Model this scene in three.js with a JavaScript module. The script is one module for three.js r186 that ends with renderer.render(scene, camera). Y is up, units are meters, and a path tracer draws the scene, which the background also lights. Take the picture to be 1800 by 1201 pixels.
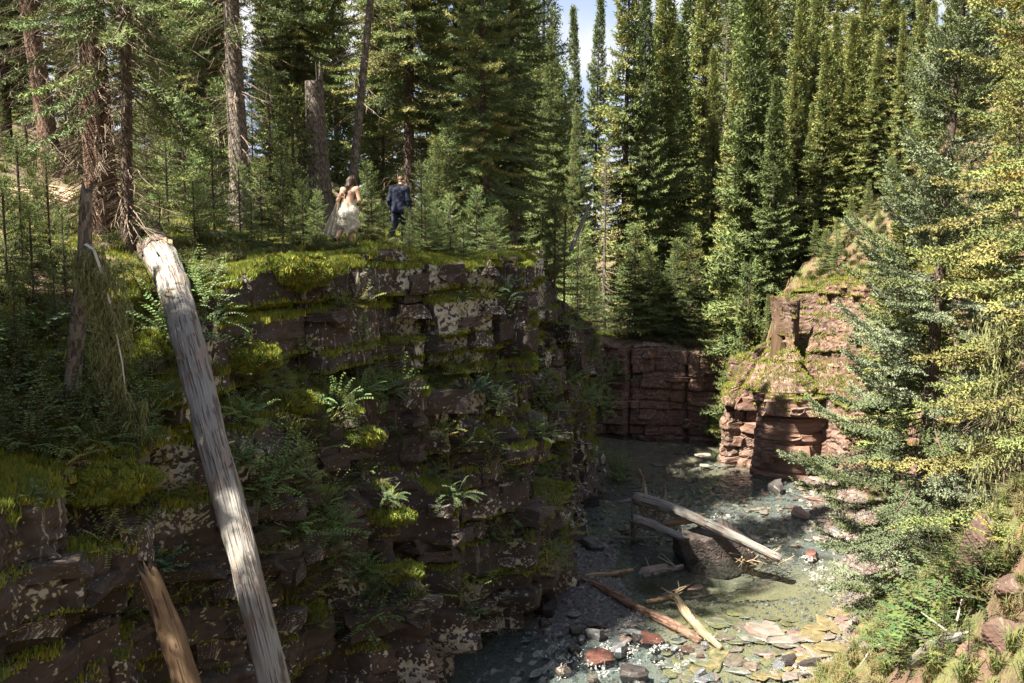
import * as THREE from 'three';
import { mergeGeometries } from 'three/addons/utils/BufferGeometryUtils.js';
import { MeshBVH } from 'three-mesh-bvh';
import { createNoise2D, createNoise3D } from 'simplex-noise';

// ---------------------------------------------------------------- camera, sky, sun, exposure
const F = 1766, CX = 900, CY = 600.5, HORIZON = 400, EYE = 9.3, PITCH = Math.atan((CY - HORIZON) / F);
const scene = new THREE.Scene();
const camera = new THREE.PerspectiveCamera(2 * Math.atan(600.5 / F) * 180 / Math.PI, 1800 / 1201, 0.1, 900);
camera.position.set(0, EYE, 0);
camera.rotation.x = -PITCH;
const renderer = new THREE.WebGLRenderer({ antialias: true });
renderer.toneMapping = THREE.LinearToneMapping;
renderer.toneMappingExposure = 6.0;
renderer.shadowMap.enabled = true;
const SUN = new THREE.Vector3(-0.74, 1.3, 0.36).normalize();
const sun = new THREE.DirectionalLight(new THREE.Color(1.0, 0.91, 0.74), 5);
sun.position.copy(SUN).multiplyScalar(120).add(new THREE.Vector3(2, 5, -30));
sun.target.position.set(2, 5, -30);
sun.castShadow = true;
Object.assign(sun.shadow.camera, { left: -60, right: 60, top: 60, bottom: -60, near: 1, far: 300 });
sun.shadow.mapSize.set(4096, 4096);
scene.add(sun, sun.target);

function rngOf(seed) { let s = seed | 0; return () => { s = (s + 0x6d2b79f5) | 0; let t = Math.imul(s ^ (s >>> 15), 1 | s); t = (t + Math.imul(t ^ (t >>> 7), 61 | t)) ^ t; return ((t ^ (t >>> 14)) >>> 0) / 4294967296; }; }
const n2 = createNoise2D(rngOf(11)), n3 = createNoise3D(rngOf(12));
const clamp = (x, a = 0, b = 1) => Math.min(b, Math.max(a, x)), lerp = (a, b, t) => a + (b - a) * t;
const smooth = (a, b, x) => { const t = clamp((x - a) / (b - a)); return t * t * (3 - 2 * t); };
const fbm2 = (x, y, o = 4) => { let s = 0, a = 0.20; for (let i = 0; i < o; i++, a *= 0.5, x = x * 2.03 + 17.1, y = y * 2.03 - 9.2) s += a * n2(x, y); return s; };
const V = (x, y, d) => new THREE.Vector3(x, y, -d);

{ // sky: pale blue air with thin white cloud all round
  const W = 1024, H = 512, data = new Float32Array(W * H * 4);
  for (let r = 0; r < H; r++) for (let c = 0; c < W; c++) {
    const el = ((r + 0.5) / H - 0.5) * Math.PI, az = ((c + 0.5) / W - 0.5) * 2 * Math.PI;
    const y = Math.sin(el), x = Math.cos(az) * Math.cos(el), z = Math.sin(az) * Math.cos(el), up = Math.max(0, y);
    const k = Math.pow(1 - up, 3);
    const blue = [lerp(0.34, 0.70, k), lerp(0.48, 0.79, k), lerp(0.80, 0.93, k)];
    let f = 0, a = 0.5, q = 1.6; for (let i = 0; i < 5; i++, a *= 0.5, q *= 2.1) f += a * n3(x * q / (0.35 + up), y * q, z * q / (0.35 + up));
    const cl = smooth(-0.12, 0.42, f + 0.12), i = (r * W + c) * 4;
    for (let j = 0; j < 3; j++) data[i + j] = lerp(blue[j], [1.0, 0.99, 0.98][j], cl * 0.9);
    data[i + 3] = 1;
  }
  const t = new THREE.DataTexture(data, W, H, THREE.RGBAFormat, THREE.FloatType);
  t.mapping = THREE.EquirectangularReflectionMapping; t.magFilter = THREE.LinearFilter; t.needsUpdate = true;
  scene.background = t; scene.environment = t; scene.backgroundIntensity = scene.environmentIntensity = 0.20;
}

// ---------------------------------------------------------------- helpers
// at(): the point at horizontal distance d in front of the camera that stands at pixel (px, py) of the 1800 x 1201 photograph
const cosP = Math.cos(PITCH), sinP = Math.sin(PITCH);
function rayOf(px, py) { const a = (px - CX) / F, b = -(py - CY) / F; return new THREE.Vector3(a, b * cosP - sinP, -(cosP + b * sinP)); }
function at(px, py, d) { const r = rayOf(px, py); return r.multiplyScalar(-d / r.z).add(camera.position); }
function proj(p) { const x = p.x, y = p.y - EYE, z = p.z, zc = -z * cosP - y * sinP, yc = y * cosP - z * sinP; return [CX + F * x / zc, CY - F * yc / zc, zc]; }
const used = new Map();
function numbered(n) { const k = used.get(n) || 0; used.set(n, k + 1); return k ? n + '_' + String(k).padStart(3, '0') : n; }
function finish(o) { o.traverse(c => { if (c.isMesh) { c.castShadow = c.receiveShadow = true; } }); return o; }
function mesh(name, geo, mat, parent) { const m = new THREE.Mesh(geo, mat); m.name = parent && parent !== scene ? name : numbered(name); m.castShadow = m.receiveShadow = true; (parent || scene).add(m); return m; }
function tag(o, label, category, group) { o.userData.label = label; o.userData.category = category; if (group) o.userData.group = group; return o; }
function thing(name, label, category, p, group) { const g = new THREE.Group(); g.name = numbered(name); if (p) g.position.copy(p); scene.add(g); return tag(g, label, category, group); }
function structure(o) { o.userData.kind = 'structure'; return o; }
function stuff(o) { o.userData.kind = 'stuff'; return o; }
const RGB = (r, g, b) => new THREE.Color().setRGB(r, g, b);

// ---- triangles collected with a colour each
class Tris {
  constructor() { this.p = []; this.c = []; }
  tri(ax, ay, az, bx, by, bz, cx, cy, cz, r, g, b, r2 = r, g2 = g, b2 = b) { this.p.push(ax, ay, az, bx, by, bz, cx, cy, cz); this.c.push(r, g, b, r, g, b, r2, g2, b2); }
  geo() { const g = new THREE.BufferGeometry(); g.setAttribute('position', new THREE.Float32BufferAttribute(this.p, 3)); g.setAttribute('color', new THREE.Float32BufferAttribute(this.c, 3)); return g; }
}
// ---- textures
function perNoise(P, seed) { // tileable value noise, period P cells
  const r = rngOf(seed), g = new Float32Array(P * P); for (let i = 0; i < g.length; i++) g[i] = r();
  return (u, v) => { const x = u * P, y = v * P; let ix = Math.floor(x), iy = Math.floor(y); const fx = x - ix, fy = y - iy, sx = fx * fx * (3 - 2 * fx), sy = fy * fy * (3 - 2 * fy); ix = ((ix % P) + P) % P; iy = ((iy % P) + P) % P; const jx = (ix + 1) % P, jy = (iy + 1) % P; return lerp(lerp(g[iy * P + ix], g[iy * P + jx], sx), lerp(g[jy * P + ix], g[jy * P + jx], sx), sy); };
}
function perFbm(P, o, seed, gain = 0.5) { const ns = []; for (let i = 0; i < o; i++) ns.push(perNoise(P << i, seed + i)); return (u, v) => { let s = 0, a = 1, w = 0; for (const n of ns) { s += a * n(u, v); w += a; a *= gain; } return s / w; }; }
function perNoiseA(P, Q, seed) { // the same with its own period along each axis
  const r = rngOf(seed), g = new Float32Array(P * Q); for (let i = 0; i < g.length; i++) g[i] = r();
  return (u, v) => { const x = u * P, y = v * Q; let ix = Math.floor(x), iy = Math.floor(y); const fx = x - ix, fy = y - iy, sx = fx * fx * (3 - 2 * fx), sy = fy * fy * (3 - 2 * fy); ix = ((ix % P) + P) % P; iy = ((iy % Q) + Q) % Q; const jx = (ix + 1) % P, jy = (iy + 1) % Q; return lerp(lerp(g[iy * P + ix], g[iy * P + jx], sx), lerp(g[jy * P + ix], g[jy * P + jx], sx), sy); };
}
function perFbmA(P, Q, o, seed, gain = 0.5) { const ns = []; for (let i = 0; i < o; i++) ns.push(perNoiseA(P << i, Q << i, seed + i)); return (u, v) => { let s = 0, a = 1, w = 0; for (const n of ns) { s += a * n(u, v); w += a; a *= gain; } return s / w; }; }
function texture(S, f, srgb = true) { // f(u, v) -> linear [r, g, b]
  const W = Array.isArray(S) ? S[0] : S, H = Array.isArray(S) ? S[1] : S, d = new Uint8Array(W * H * 4), enc = x => { x = clamp(x); return 255 * (x < 0.0031308 ? x * 12.92 : 1.055 * Math.pow(x, 1 / 2.4) - 0.055); };
  for (let y = 0; y < H; y++) for (let x = 0; x < W; x++) { const c = f((x + 0.5) / W, (y + 0.5) / H), i = (y * W + x) * 4; for (let k = 0; k < 3; k++) d[i + k] = srgb ? enc(c[k]) : 255 * clamp(c[k]); d[i + 3] = 255; }
  const t = new THREE.DataTexture(d, W, H, THREE.RGBAFormat); t.wrapS = t.wrapT = THREE.RepeatWrapping; t.magFilter = THREE.LinearFilter; t.minFilter = THREE.LinearMipmapLinearFilter; t.colorSpace = srgb ? THREE.SRGBColorSpace : THREE.NoColorSpace; t.needsUpdate = true; return t;
}
const mix3 = (a, b, t) => [lerp(a[0], b[0], t), lerp(a[1], b[1], t), lerp(a[2], b[2], t)];
// ---------------------------------------------------------------- materials
function rockMaps(seed, base, alt, lichenAmount, streak) {
  const big = perFbm(4, 4, seed), mid = perFbm(16, 5, seed + 10), fine = perFbm(64, 4, seed + 20), spot = perFbm(88, 3, seed + 30, 0.75), spot2 = perFbm(128, 2, seed + 40, 0.7), strat = perFbmA(4, 64, 3, seed + 50), drip = perFbmA(160, 8, 3, seed + 60);
  const color = texture(1024, (u, v) => {
    const s = strat(u, v + 0.006 * mid(u, v)), b = big(u, v);
    let c = mix3(base, alt, clamp(s * 1.5 - 0.35 + (b - 0.5)));
    const g = 0.6 + 0.8 * fine(u, v); c = c.map(x => x * g);
    const mask = smooth(0.44, 0.62, b) * lichenAmount, l1 = smooth(0.62, 0.66, spot(u, v) + (mask - 0.64) * 0.26), l2 = smooth(0.64, 0.70, spot2(u + 0.3, v) + (mask - 0.44) * 0.34);
    c = mix3(c, mix3([0.27, 0.265, 0.225], [0.26, 0.235, 0.13], mid(u + 0.5, v)), l1 * 0.92 * Math.min(1, lichenAmount + 0.2));
    c = mix3(c, [0.36, 0.35, 0.32], l2 * 0.8 * Math.min(1, lichenAmount));
    if (streak) { const d = smooth(0.66, 0.74, drip(u, v)) * smooth(0.5, 0.62, big(u + 0.37, v)); c = mix3(c, [0.33, 0.32, 0.30], d * streak * fine(u * 2, v)); }
    return c;
  });
  const bump = texture(1024, (u, v) => { const s = strat(u, v), h = 0.2 * s + 0.45 * mid(u, v) + 0.35 * fine(u, v); return [h, h, h]; }, false);
  return { map: color, bumpMap: bump };
}
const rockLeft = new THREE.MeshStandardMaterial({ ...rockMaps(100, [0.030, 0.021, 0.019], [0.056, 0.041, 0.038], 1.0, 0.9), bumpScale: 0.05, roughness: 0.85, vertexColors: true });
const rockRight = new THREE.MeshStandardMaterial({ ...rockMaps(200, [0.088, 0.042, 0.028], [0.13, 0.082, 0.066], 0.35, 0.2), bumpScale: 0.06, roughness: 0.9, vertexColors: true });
const stoneTex = (() => { const a = perFbm(8, 5, 300), b = perFbm(64, 3, 310); return texture(512, (u, v) => { const k = 0.55 + 0.5 * a(u, v) + 0.4 * (b(u, v) - 0.5); return [k, k, k]; }); })();
const stoneMat = new THREE.MeshStandardMaterial({ map: stoneTex, bumpMap: stoneTex, bumpScale: 0.02, roughness: 0.55, vertexColors: true });
const groundMat = (() => {
  const a = perFbm(8, 5, 320, 0.6), b = perFbm(64, 4, 330, 0.7), c = perFbm(32, 3, 340);
  const map = texture(1024, (u, v) => { const g = 0.45 + 1.0 * b(u, v) + 0.5 * (a(u, v) - 0.5), l = smooth(0.62, 0.7, c(u * 3, v)) * 0.5; return mix3([g, g, g], [1.5, 1.25, 0.95], l); });
  const bump = texture(512, (u, v) => { const h = b(u, v); return [h, h, h]; }, false);
  return new THREE.MeshStandardMaterial({ map, bumpMap: bump, bumpScale: 0.06, roughness: 1, vertexColors: true });
})();
function barkMaterial(seed, dark, light, plate = 1) {
  const a = perFbm(16, 4, seed), b = perFbm(32, 3, seed + 7), e = perFbm(8, 3, seed + 9);
  const h = (u, v) => smooth(0.35, 0.6, a(u * 2, v)) * 0.7 + 0.3 * b(u * 3, v * 2);
  return new THREE.MeshStandardMaterial({ map: texture(512, (u, v) => mix3(dark, light, clamp(h(u, v) * 0.9 + 0.5 * (e(u, v) - 0.5)))), bumpMap: texture(512, (u, v) => { const k = h(u, v); return [k, k, k]; }, false), bumpScale: 0.035, roughness: 0.95 });
}
const barkDark = barkMaterial(400, [0.035, 0.022, 0.018], [0.14, 0.10, 0.08]);
const barkGrey = barkMaterial(420, [0.05, 0.04, 0.035], [0.22, 0.185, 0.16]);
const barkRed = barkMaterial(440, [0.05, 0.026, 0.019], [0.17, 0.10, 0.07]);
function woodMaterial(seed, base, dark, rot) {
  const a = perFbm(8, 5, seed), b = perFbmA(64, 4, 3, seed + 5), c = perFbm(6, 4, seed + 8), k = perFbm(12, 2, seed + 15);
  const crack = (u, v) => smooth(0.60, 0.72, b(u + 0.31, v) * 0.75 + 0.3 * a(u, v));
  return new THREE.MeshStandardMaterial({
    map: texture(1024, (u, v) => { const g = b(u, v), p = c(u, v); let q = base.map(x => x * (0.62 + 0.75 * g)); q = mix3(q, rot, smooth(0.56, 0.74, p) * 0.75); q = mix3(q, dark, crack(u, v) * 0.85); q = mix3(q, dark, smooth(0.80, 0.86, k(u * 2, v))); return q; }),
    bumpMap: texture(1024, (u, v) => { const h = 0.6 * b(u, v) + 0.2 * a(u, v) - 0.7 * crack(u, v) + 0.3; return [h, h, h]; }, false), bumpScale: 0.03, roughness: 0.9 });
}
const woodGrey = woodMaterial(500, [0.17, 0.163, 0.158], [0.07, 0.045, 0.035], [0.17, 0.12, 0.10]);
const woodTan = woodMaterial(520, [0.22, 0.165, 0.105], [0.06, 0.04, 0.025], [0.30, 0.20, 0.12]);
const woodRot = woodMaterial(540, [0.13, 0.082, 0.046], [0.04, 0.022, 0.013], [0.12, 0.07, 0.04]);
const foliage = (t = 0.3, rough = 0.85) => new THREE.MeshPhysicalMaterial({ color: 0xffffff, vertexColors: true, roughness: rough, transmission: t, thickness: 0, side: THREE.DoubleSide, specularIntensity: 0.35 });
const needleMat = foliage(0.22), leafMat = foliage(0.4, 0.75), mossMat = foliage(0.3, 0.95), lichenMat = foliage(0.3, 0.95);
const twigMat = new THREE.MeshStandardMaterial({ color: RGB(0.10, 0.075, 0.06), roughness: 0.95 });
const twigPale = new THREE.MeshStandardMaterial({ color: RGB(0.34, 0.31, 0.28), roughness: 0.9 });
// ---------------------------------------------------------------- terrain: a gorge between two rock walls (plan co-ordinates x, d = distance ahead)
const L = [[-10, -6], [-7.6, 3], [-6.6, 8], [-5.6, 14], [-4.3, 18.2], [-2.4, 21.5], [0.05, 23.5], [0.0, 25], [0.15, 28.6], [1.5, 31.6], [2.6, 34], [3.45, 37], [2.6, 39], [0, 41.5], [-10, 47], [-40, 60], [-160, 90]];
const R = [[-160, 130], [-40, 72], [-12, 55], [1, 46.5], [5, 43], [9.1, 42.0], [9.3, 40.6], [8.95, 39.2], [10.35, 36.6], [10.75, 37.6], [11.6, 36.6], [13.4, 33], [14.2, 28], [13.6, 23.5], [12.5, 20], [11, 15], [9, 10], [8, 5], [8, -6]];
const Wt = [[16, 38.5], [10.5, 36], [10.2, 33], [9.8, 30], [9.5, 27.4], [8.7, 24.6], [7.2, 21], [5.5, 19.4], [2, 17.2], [-1, 14.5], [-3.4, 11], [-4.6, 6], [-6, -6]];
const polyL = [...L, [-400, 120], [-400, -80], [-10, -80]], polyR = [...R, [8, -80], [400, -80], [400, 400], [-400, 400], [-400, 130]], polyW = [...Wt, [-6, -80], [60, -80], [60, 38.5]];
function inside(P, x, y) { let c = false; for (let i = 0, j = P.length - 1; i < P.length; j = i++) { const [a, b] = P[i], [e, f] = P[j]; if ((b > y) !== (f > y) && x < (e - a) * (y - b) / (f - b) + a) c = !c; } return c; }
function nearest(P, x, y) { let best = 1e9, bs = 0, s = 0, bp = null; for (let i = 0; i + 1 < P.length; i++) { const [a, b] = P[i], [e, f] = P[i + 1], dx = e - a, dy = f - b, l2 = dx * dx + dy * dy, t = clamp(((x - a) * dx + (y - b) * dy) / l2), qx = a + dx * t - x, qy = b + dy * t - y, q = Math.hypot(qx, qy), l = Math.sqrt(l2); if (q < best) { best = q; bs = s + l * t; bp = [a + dx * t, b + dy * t]; } s += l; } return { q: best, s: bs, p: bp }; }
const arc = (P, k) => { let s = 0; for (let i = 0; i < k; i++) s += Math.hypot(P[i + 1][0] - P[i][0], P[i + 1][1] - P[i][1]); return s; };
function curveOf(keys) { return x => { if (x <= keys[0][0]) return keys[0][1]; for (let i = 0; i + 1 < keys.length; i++) if (x < keys[i + 1][0]) return lerp(keys[i][1], keys[i + 1][1], smooth(keys[i][0], keys[i + 1][0], x)); return keys[keys.length - 1][1]; }; }
const topL = curveOf([[arc(L, 2), 5.6], [arc(L, 3) - 1, 6.2], [arc(L, 3) + 1.5, 7.0], [arc(L, 4) - 0.8, 8.3], [arc(L, 4), 8.55], [arc(L, 5), 8.75], [arc(L, 6), 8.55], [arc(L, 7), 8.5], [arc(L, 8), 8.5], [arc(L, 9), 7.9], [arc(L, 9) + 1.2, 7.0], [arc(L, 10), 6.2], [arc(L, 11), 5.2], [arc(L, 13), 5.5], [arc(L, 15), 8]]);
const topR = curveOf([[arc(R, 3), 5.0], [arc(R, 4), 4.3], [arc(R, 5), 4.0], [arc(R, 6), 3.9], [arc(R, 7), 4.2], [arc(R, 8), 6.6], [arc(R, 9), 6.8], [arc(R, 10), 7.4], [arc(R, 11), 7.6], [arc(R, 12), 7.2], [arc(R, 13), 6]]);
function waterLevel(d) { return -0.28 * smooth(22.5, 18, d) + 0.34 * smooth(29.2, 32.6, d); }
function bankHeight(x, d) { const { q } = nearest(Wt, x, d), near = smooth(25.5, 22.5, d); const a = q * lerp(0.60, 1.0, smooth(4, 7, x)), b = 0.10 * Math.min(q, 2.6) + 0.55 * Math.max(0, q - 2.6); return waterLevel(d) + lerp(b, a, near) + near * smooth(6, 0, d) * 1.8; }
function bedHeight(x, d) { // river bed without stones
  const lv = waterLevel(d);
  if (inside(polyW, x, d)) return bankHeight(x, d);
  const w = nearest(Wt, x, d).q, l = nearest(L, x, d).q;
  let depth = 0.21 + 0.05 * fbm2(x * 0.5, d * 0.5);
  depth += 0.45 * smooth(3.2, 0.6, Math.hypot((x - 5.6) / 1.5, (d - 26.4) / 0.62)); // pool under the boulder
  depth += 0.6 * smooth(2.6, 0.5, Math.hypot((x - 5.6) / 1.9, (d - 39.8) / 0.8)); // far pool
  depth -= 0.10 * smooth(25.0, 23.6, d) * smooth(2.8, 4.4, x); // slabs
  depth -= 0.36 * smooth(1.6, 0.9, Math.hypot((x - 1.75) / 1.15, (d - 26.6) / 2.5)); // left gravel bar
  depth -= 0.20 * smooth(1.5, 0.8, Math.hypot((x - 1.6) / 1.6, (d - 23.4) / 1.6));
  depth = lerp(0.02, depth, smooth(0.0, 1.6, w)); depth = lerp(0.0, depth, smooth(0.0, 0.8, l));
  return lv - depth;
}
function ground(x, d) {
  const rough = 0.16 * fbm2(x * 0.35, d * 0.35, 3) + 0.07 * fbm2(x * 1.3, d * 1.3, 3);
  if (inside(polyL, x, d)) {
    const { q, s } = nearest(L, x, d), hp = 9.12 + 0.55 * smooth(-4.5, -7.5, x) * smooth(15, 19, d) + 0.075 * clamp(d - 23, -3, 16) + 0.20 * Math.max(0, q - 6) + 0.16 * Math.max(0, q - 14);
    if (q < 0.75) return -1;
    return Math.min(lerp(topL(s), hp, smooth(0, 6.5, q)), 46) + rough * smooth(0.6, 1.6, q);
  }
  if (inside(polyR, x, d)) {
    const { q, s, p } = nearest(R, x, d), near = smooth(26, 21, p[1]), t = lerp(topR(s), bankHeight(p[0], p[1]), near);
    if (q < 0.75 && p[1] > 22.5) return -1;
    const u = x - 5.5 - 0.10 * (d - 43); // across the valley
    return Math.min(t + 0.07 * Math.min(q, 60) + 0.55 * smooth(0, 4, q) * Math.max(0, Math.min(u - 2.5, q * 1.2)), 70) + rough * 2 * smooth(0.6, 2, q);
  }
  return bedHeight(x, d) - 0.02;
}
function gridLines(a, b, lo, hi, fine) { const out = []; let x = lo; while (x <= hi + 1e-6) { out.push(x); x += fine; } let st = fine; x = hi; while (x < b) { st *= 1.25; x += st; out.push(Math.min(x, b)); } st = fine; x = lo; while (x > a) { st *= 1.25; x -= st; out.unshift(Math.max(x, a)); } return out; }
function sheet(xs, ds, hf, colorf, uvScale) {
  const nx = xs.length, nd = ds.length, pos = new Float32Array(nx * nd * 3), col = new Float32Array(nx * nd * 3), uv = new Float32Array(nx * nd * 2), idx = [];
  for (let j = 0; j < nd; j++) for (let i = 0; i < nx; i++) { const k = j * nx + i, h = hf(xs[i], ds[j]); pos.set([xs[i], h, -ds[j]], k * 3); uv.set([xs[i] * uvScale, ds[j] * uvScale], k * 2); if (colorf) col.set(colorf(xs[i], ds[j], h), k * 3); }
  for (let j = 0; j + 1 < nd; j++) for (let i = 0; i + 1 < nx; i++) { const a = j * nx + i, b = a + 1, c = a + nx, e = c + 1; idx.push(a, b, e, a, e, c); }
  const g = new THREE.BufferGeometry(); g.setAttribute('position', new THREE.BufferAttribute(pos, 3)); g.setAttribute('uv', new THREE.BufferAttribute(uv, 2)); if (colorf) g.setAttribute('color', new THREE.BufferAttribute(col, 3)); g.setIndex(idx); g.computeVertexNormals(); return g;
}
const soil = [0.075, 0.052, 0.036], litter = [0.15, 0.105, 0.065], mossC = [0.085, 0.09, 0.02], redSoil = [0.10, 0.06, 0.04], grassC = [0.09, 0.10, 0.03];
function groundColor(x, d) {
  const a = fbm2(x * 0.30 + 40, d * 0.30), b = fbm2(x * 0.9, d * 0.9 + 30);
  if (inside(polyL, x, d)) { const q = nearest(L, x, d).q; let c = mix3(soil, litter, smooth(-0.15, 0.3, a)); return mix3(c, mossC, clamp(smooth(-0.1, 0.2, b + 0.25 * a) * (q < 6 ? 0.9 : 0.6) + (q < 2.5 ? 0.3 : 0))); }
  if (inside(polyR, x, d)) { const c = mix3(redSoil, litter, smooth(0, 0.3, a)); return mix3(c, grassC, smooth(-0.05, 0.2, b)); }
  if (inside(polyW, x, d)) { const q = nearest(Wt, x, d).q; return mix3([0.20, 0.15, 0.125], mix3(redSoil, grassC, smooth(-0.1, 0.15, b)), smooth(0.8, 1.8, q) * (d < 26 ? 1 : 0.5)); }
  return [0.10, 0.08, 0.07];
}
const groundMesh = structure(mesh('ground', sheet(gridLines(-220, 220, -20, 16, 0.25), gridLines(-30, 300, 5, 54, 0.25), (x, d) => ground(x, d), groundColor, 0.4), groundMat));

// cliffs: strata and joints pushed in and out block by block, ledges as real steps
function hash(a, b, c = 0) { let h = Math.imul(a | 0, 374761393) ^ Math.imul(b | 0, 668265263) ^ Math.imul(c | 0, 2147483647 ^ 0x5bd1e995); h = Math.imul(h ^ (h >>> 13), 1274126177); return ((h ^ (h >>> 16)) >>> 0) / 4294967296; }
function makeCliff(P, s0, s1, topOf, o) {
  const ds = o.ds, pts = [], total = arc(P, P.length - 1), N = Math.round((s1 - s0) / ds);
  const posAt = s => { let k = 0, a = s; while (k + 2 < P.length) { const l = Math.hypot(P[k + 1][0] - P[k][0], P[k + 1][1] - P[k][1]); if (a <= l) break; a -= l; k++; } const l = Math.hypot(P[k + 1][0] - P[k][0], P[k + 1][1] - P[k][1]), t = a / l; return [lerp(P[k][0], P[k + 1][0], t), lerp(P[k][1], P[k + 1][1], t)]; };
  const w = o.round || 0.45, normAt = s => { const a = posAt(Math.max(0, s - w)), b = posAt(Math.min(total, s + w)), tx = b[0] - a[0], td = b[1] - a[1], l = Math.hypot(tx, td); return [td / l, -tx / l]; };
  const r = rngOf(o.seed), layers = []; { let y = o.low - 1; while (y < 12) { const t = o.strata[0] + (o.strata[1] - o.strata[0]) * r() * r(); layers.push([y, y + t, r(), 0.5 + 1.6 * r()]); y += t; } }
  const cols = []; { let s = s0 - 2; while (s < s1 + 3) { const t = o.columns[0] + (o.columns[1] - o.columns[0]) * r(); cols.push([s, s + t, r()]); s += t; } }
  function block(s, y0) { // outward push in metres and a tone for the block
    const y = y0 + o.dip * (s - s0) + 0.10 * n2(s * 0.25, y0 * 0.3); let li = 0; while (li < layers.length - 1 && y > layers[li][1]) li++;
    const [ya, yb, lr, cw] = layers[li], sw = s + 0.08 * n2(y * 0.8, s * 0.4 + 7);
    let ci = 0; while (ci < cols.length - 1 && sw > cols[ci][1]) ci++;
    const [ca, cb, cr] = cols[ci];
    const u = (sw + lr * 7) / cw, bi = Math.floor(u), fb = (u - bi) * cw, eb = Math.min(fb, cw - fb), ey = Math.min(y - ya, yb - y), ec = Math.min(sw - ca, cb - sw), rb = hash(bi, li, o.seed), rc = hash(ci, (y * 0.35) | 0, 5 + o.seed);
    let push = (lr - 0.5) * o.layerPush + (rb - 0.5) * o.blockPush + (cr - 0.5) * o.colPush + (rc - 0.5) * o.blockPush * 0.6;
    push -= 0.10 * smooth(0.05, 0.0, ey) + 0.10 * smooth(0.06, 0.0, eb) * (rb > 0.4 ? 1 : 0.2) + 0.34 * smooth(0.12, 0.0, ec);
    push += 0.02 * Math.round(2 * n2(li * 3.1 + s * 0.8, y * 6)) * 0.5 + 0.035 * n3(s * 2.2, y * 3.5, 3) + 0.018 * n3(s * 9, y * 13, 5) + 0.06 * n3(s * 0.5, y * 0.5, 9);
    return { push, tone: 0.7 + 0.6 * rb, l: li };
  }
  const dy = o.dy, geo = { pos: [], uv: [], col: [] }, rows = Math.round((12 - o.low) / dy); let M = 0;
  const lines = [];
  for (let i = 0; i <= N; i++) {
    const s = s0 + i * ds, [bx, bd] = posAt(s), [nx, nd] = normAt(s), top = topOf(s) + 0.16 * fbm2(s * 0.6, 3.3 + o.seed, 3) + 0.12 * Math.round(2 * n2(s * 0.35, 8 + o.seed)), line = [];
    const ny = o.ny; // the same number of points in each line
    for (let j = 0; j <= ny; j++) {
      const y = lerp(o.low, top, j / ny), f = (top - y), bl = block(s, y); let push = bl.push;
      push += o.batter * f;
      for (const g of o.ledges || []) { const m = smooth(g.s0 - 0.5, g.s0 + 0.4, s) * smooth(g.s1 + 0.5, g.s1 - 0.4, s); if (m > 0) { const yl = lerp(g.y0, g.y1, clamp((s - g.s0) / (g.s1 - g.s0))) + 0.25 * n2(s * 0.9, g.y0 * 3), k = smooth(yl + 0.10, yl - (g.soft || 0.15), y); push += g.depth * m * k * (0.75 + 0.5 * n2(s * 0.7, 4.4)); if (g.under) push -= g.depth * 0.9 * m * smooth(yl - g.under, yl - g.under - 0.25, y); } }
      if (o.under) push -= o.under(s) * smooth(0.95, 0.55, y + 0.2 * n2(s * 0.8, 1));
      push -= 0.22 * smooth(0.14, 0.0, f) * (0.3 + 0.7 * hash(Math.floor(s * 1.7), 3));
      line.push([bx + nx * push, y, bd + nd * push, s, y, ...o.color(s, y, bl), push]);
    }
    const edge = line[ny], ox = edge[0], od = edge[2]; // over the edge, onto the land behind
    for (let j = 1; j <= 4; j++) { const t = -0.45 * j, x = bx + nx * lerp(((ox - bx) * nx + (od - bd) * nd), t, j / 4), d = bd + nd * lerp(((ox - bx) * nx + (od - bd) * nd), t, j / 4), g = ground(bx + nx * Math.min(-0.95, t), bd + nd * Math.min(-0.95, t)); line.push([x, lerp(edge[1], g - 0.03, smooth(0, 4, j)), d, s, edge[1] + 0.45 * j, ...mix3(o.color(s, edge[1], { tone: 1 }), o.topColor, j / 3 > 1 ? 1 : j / 3)]); }
    lines.push(line); M = line.length;
  }
  // facets with the texture laid on from the side each faces: along the wall, along the ledges or along the joints
  const n = lines.length, quads = (n - 1) * (M - 1), pos = new Float32Array(quads * 18), uv = new Float32Array(quads * 12), col = new Float32Array(quads * 18); let w3 = 0, w2 = 0;
  const facet = (a, b, c) => {
    const P = [a, b, c].map(p => [p[3], p[4], p[8] ?? 0]), e1 = [0, 1, 2].map(k => P[1][k] - P[0][k]), e2 = [0, 1, 2].map(k => P[2][k] - P[0][k]), N = [Math.abs(e1[1] * e2[2] - e1[2] * e2[1]), Math.abs(e1[2] * e2[0] - e1[0] * e2[2]), Math.abs(e1[0] * e2[1] - e1[1] * e2[0])];
    const m = N[2] >= N[0] * 0.8 && N[2] >= N[1] * 0.8 ? 2 : N[1] > N[0] ? 1 : 0;
    [a, b, c].forEach((p, i) => { const q = P[i]; pos[w3] = p[0]; pos[w3 + 1] = p[1]; pos[w3 + 2] = -p[2]; col[w3] = p[5]; col[w3 + 1] = p[6]; col[w3 + 2] = p[7]; w3 += 3; uv[w2++] = (m === 0 ? q[2] + 3.3 : q[0]) / 8; uv[w2++] = (m === 1 ? q[2] + 1.7 : q[1]) / 8; });
  };
  for (let i = 0; i + 1 < n; i++) for (let j = 0; j + 1 < M; j++) { const A = lines[i][j], B = lines[i][j + 1], C = lines[i + 1][j], E = lines[i + 1][j + 1]; facet(A, C, E); facet(A, E, B); }
  const g = new THREE.BufferGeometry(); g.setAttribute('position', new THREE.BufferAttribute(pos, 3)); g.setAttribute('uv', new THREE.BufferAttribute(uv, 2)); g.setAttribute('color', new THREE.BufferAttribute(col, 3));
  g.posAt = posAt; g.normAt = normAt; return g;
}
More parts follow.
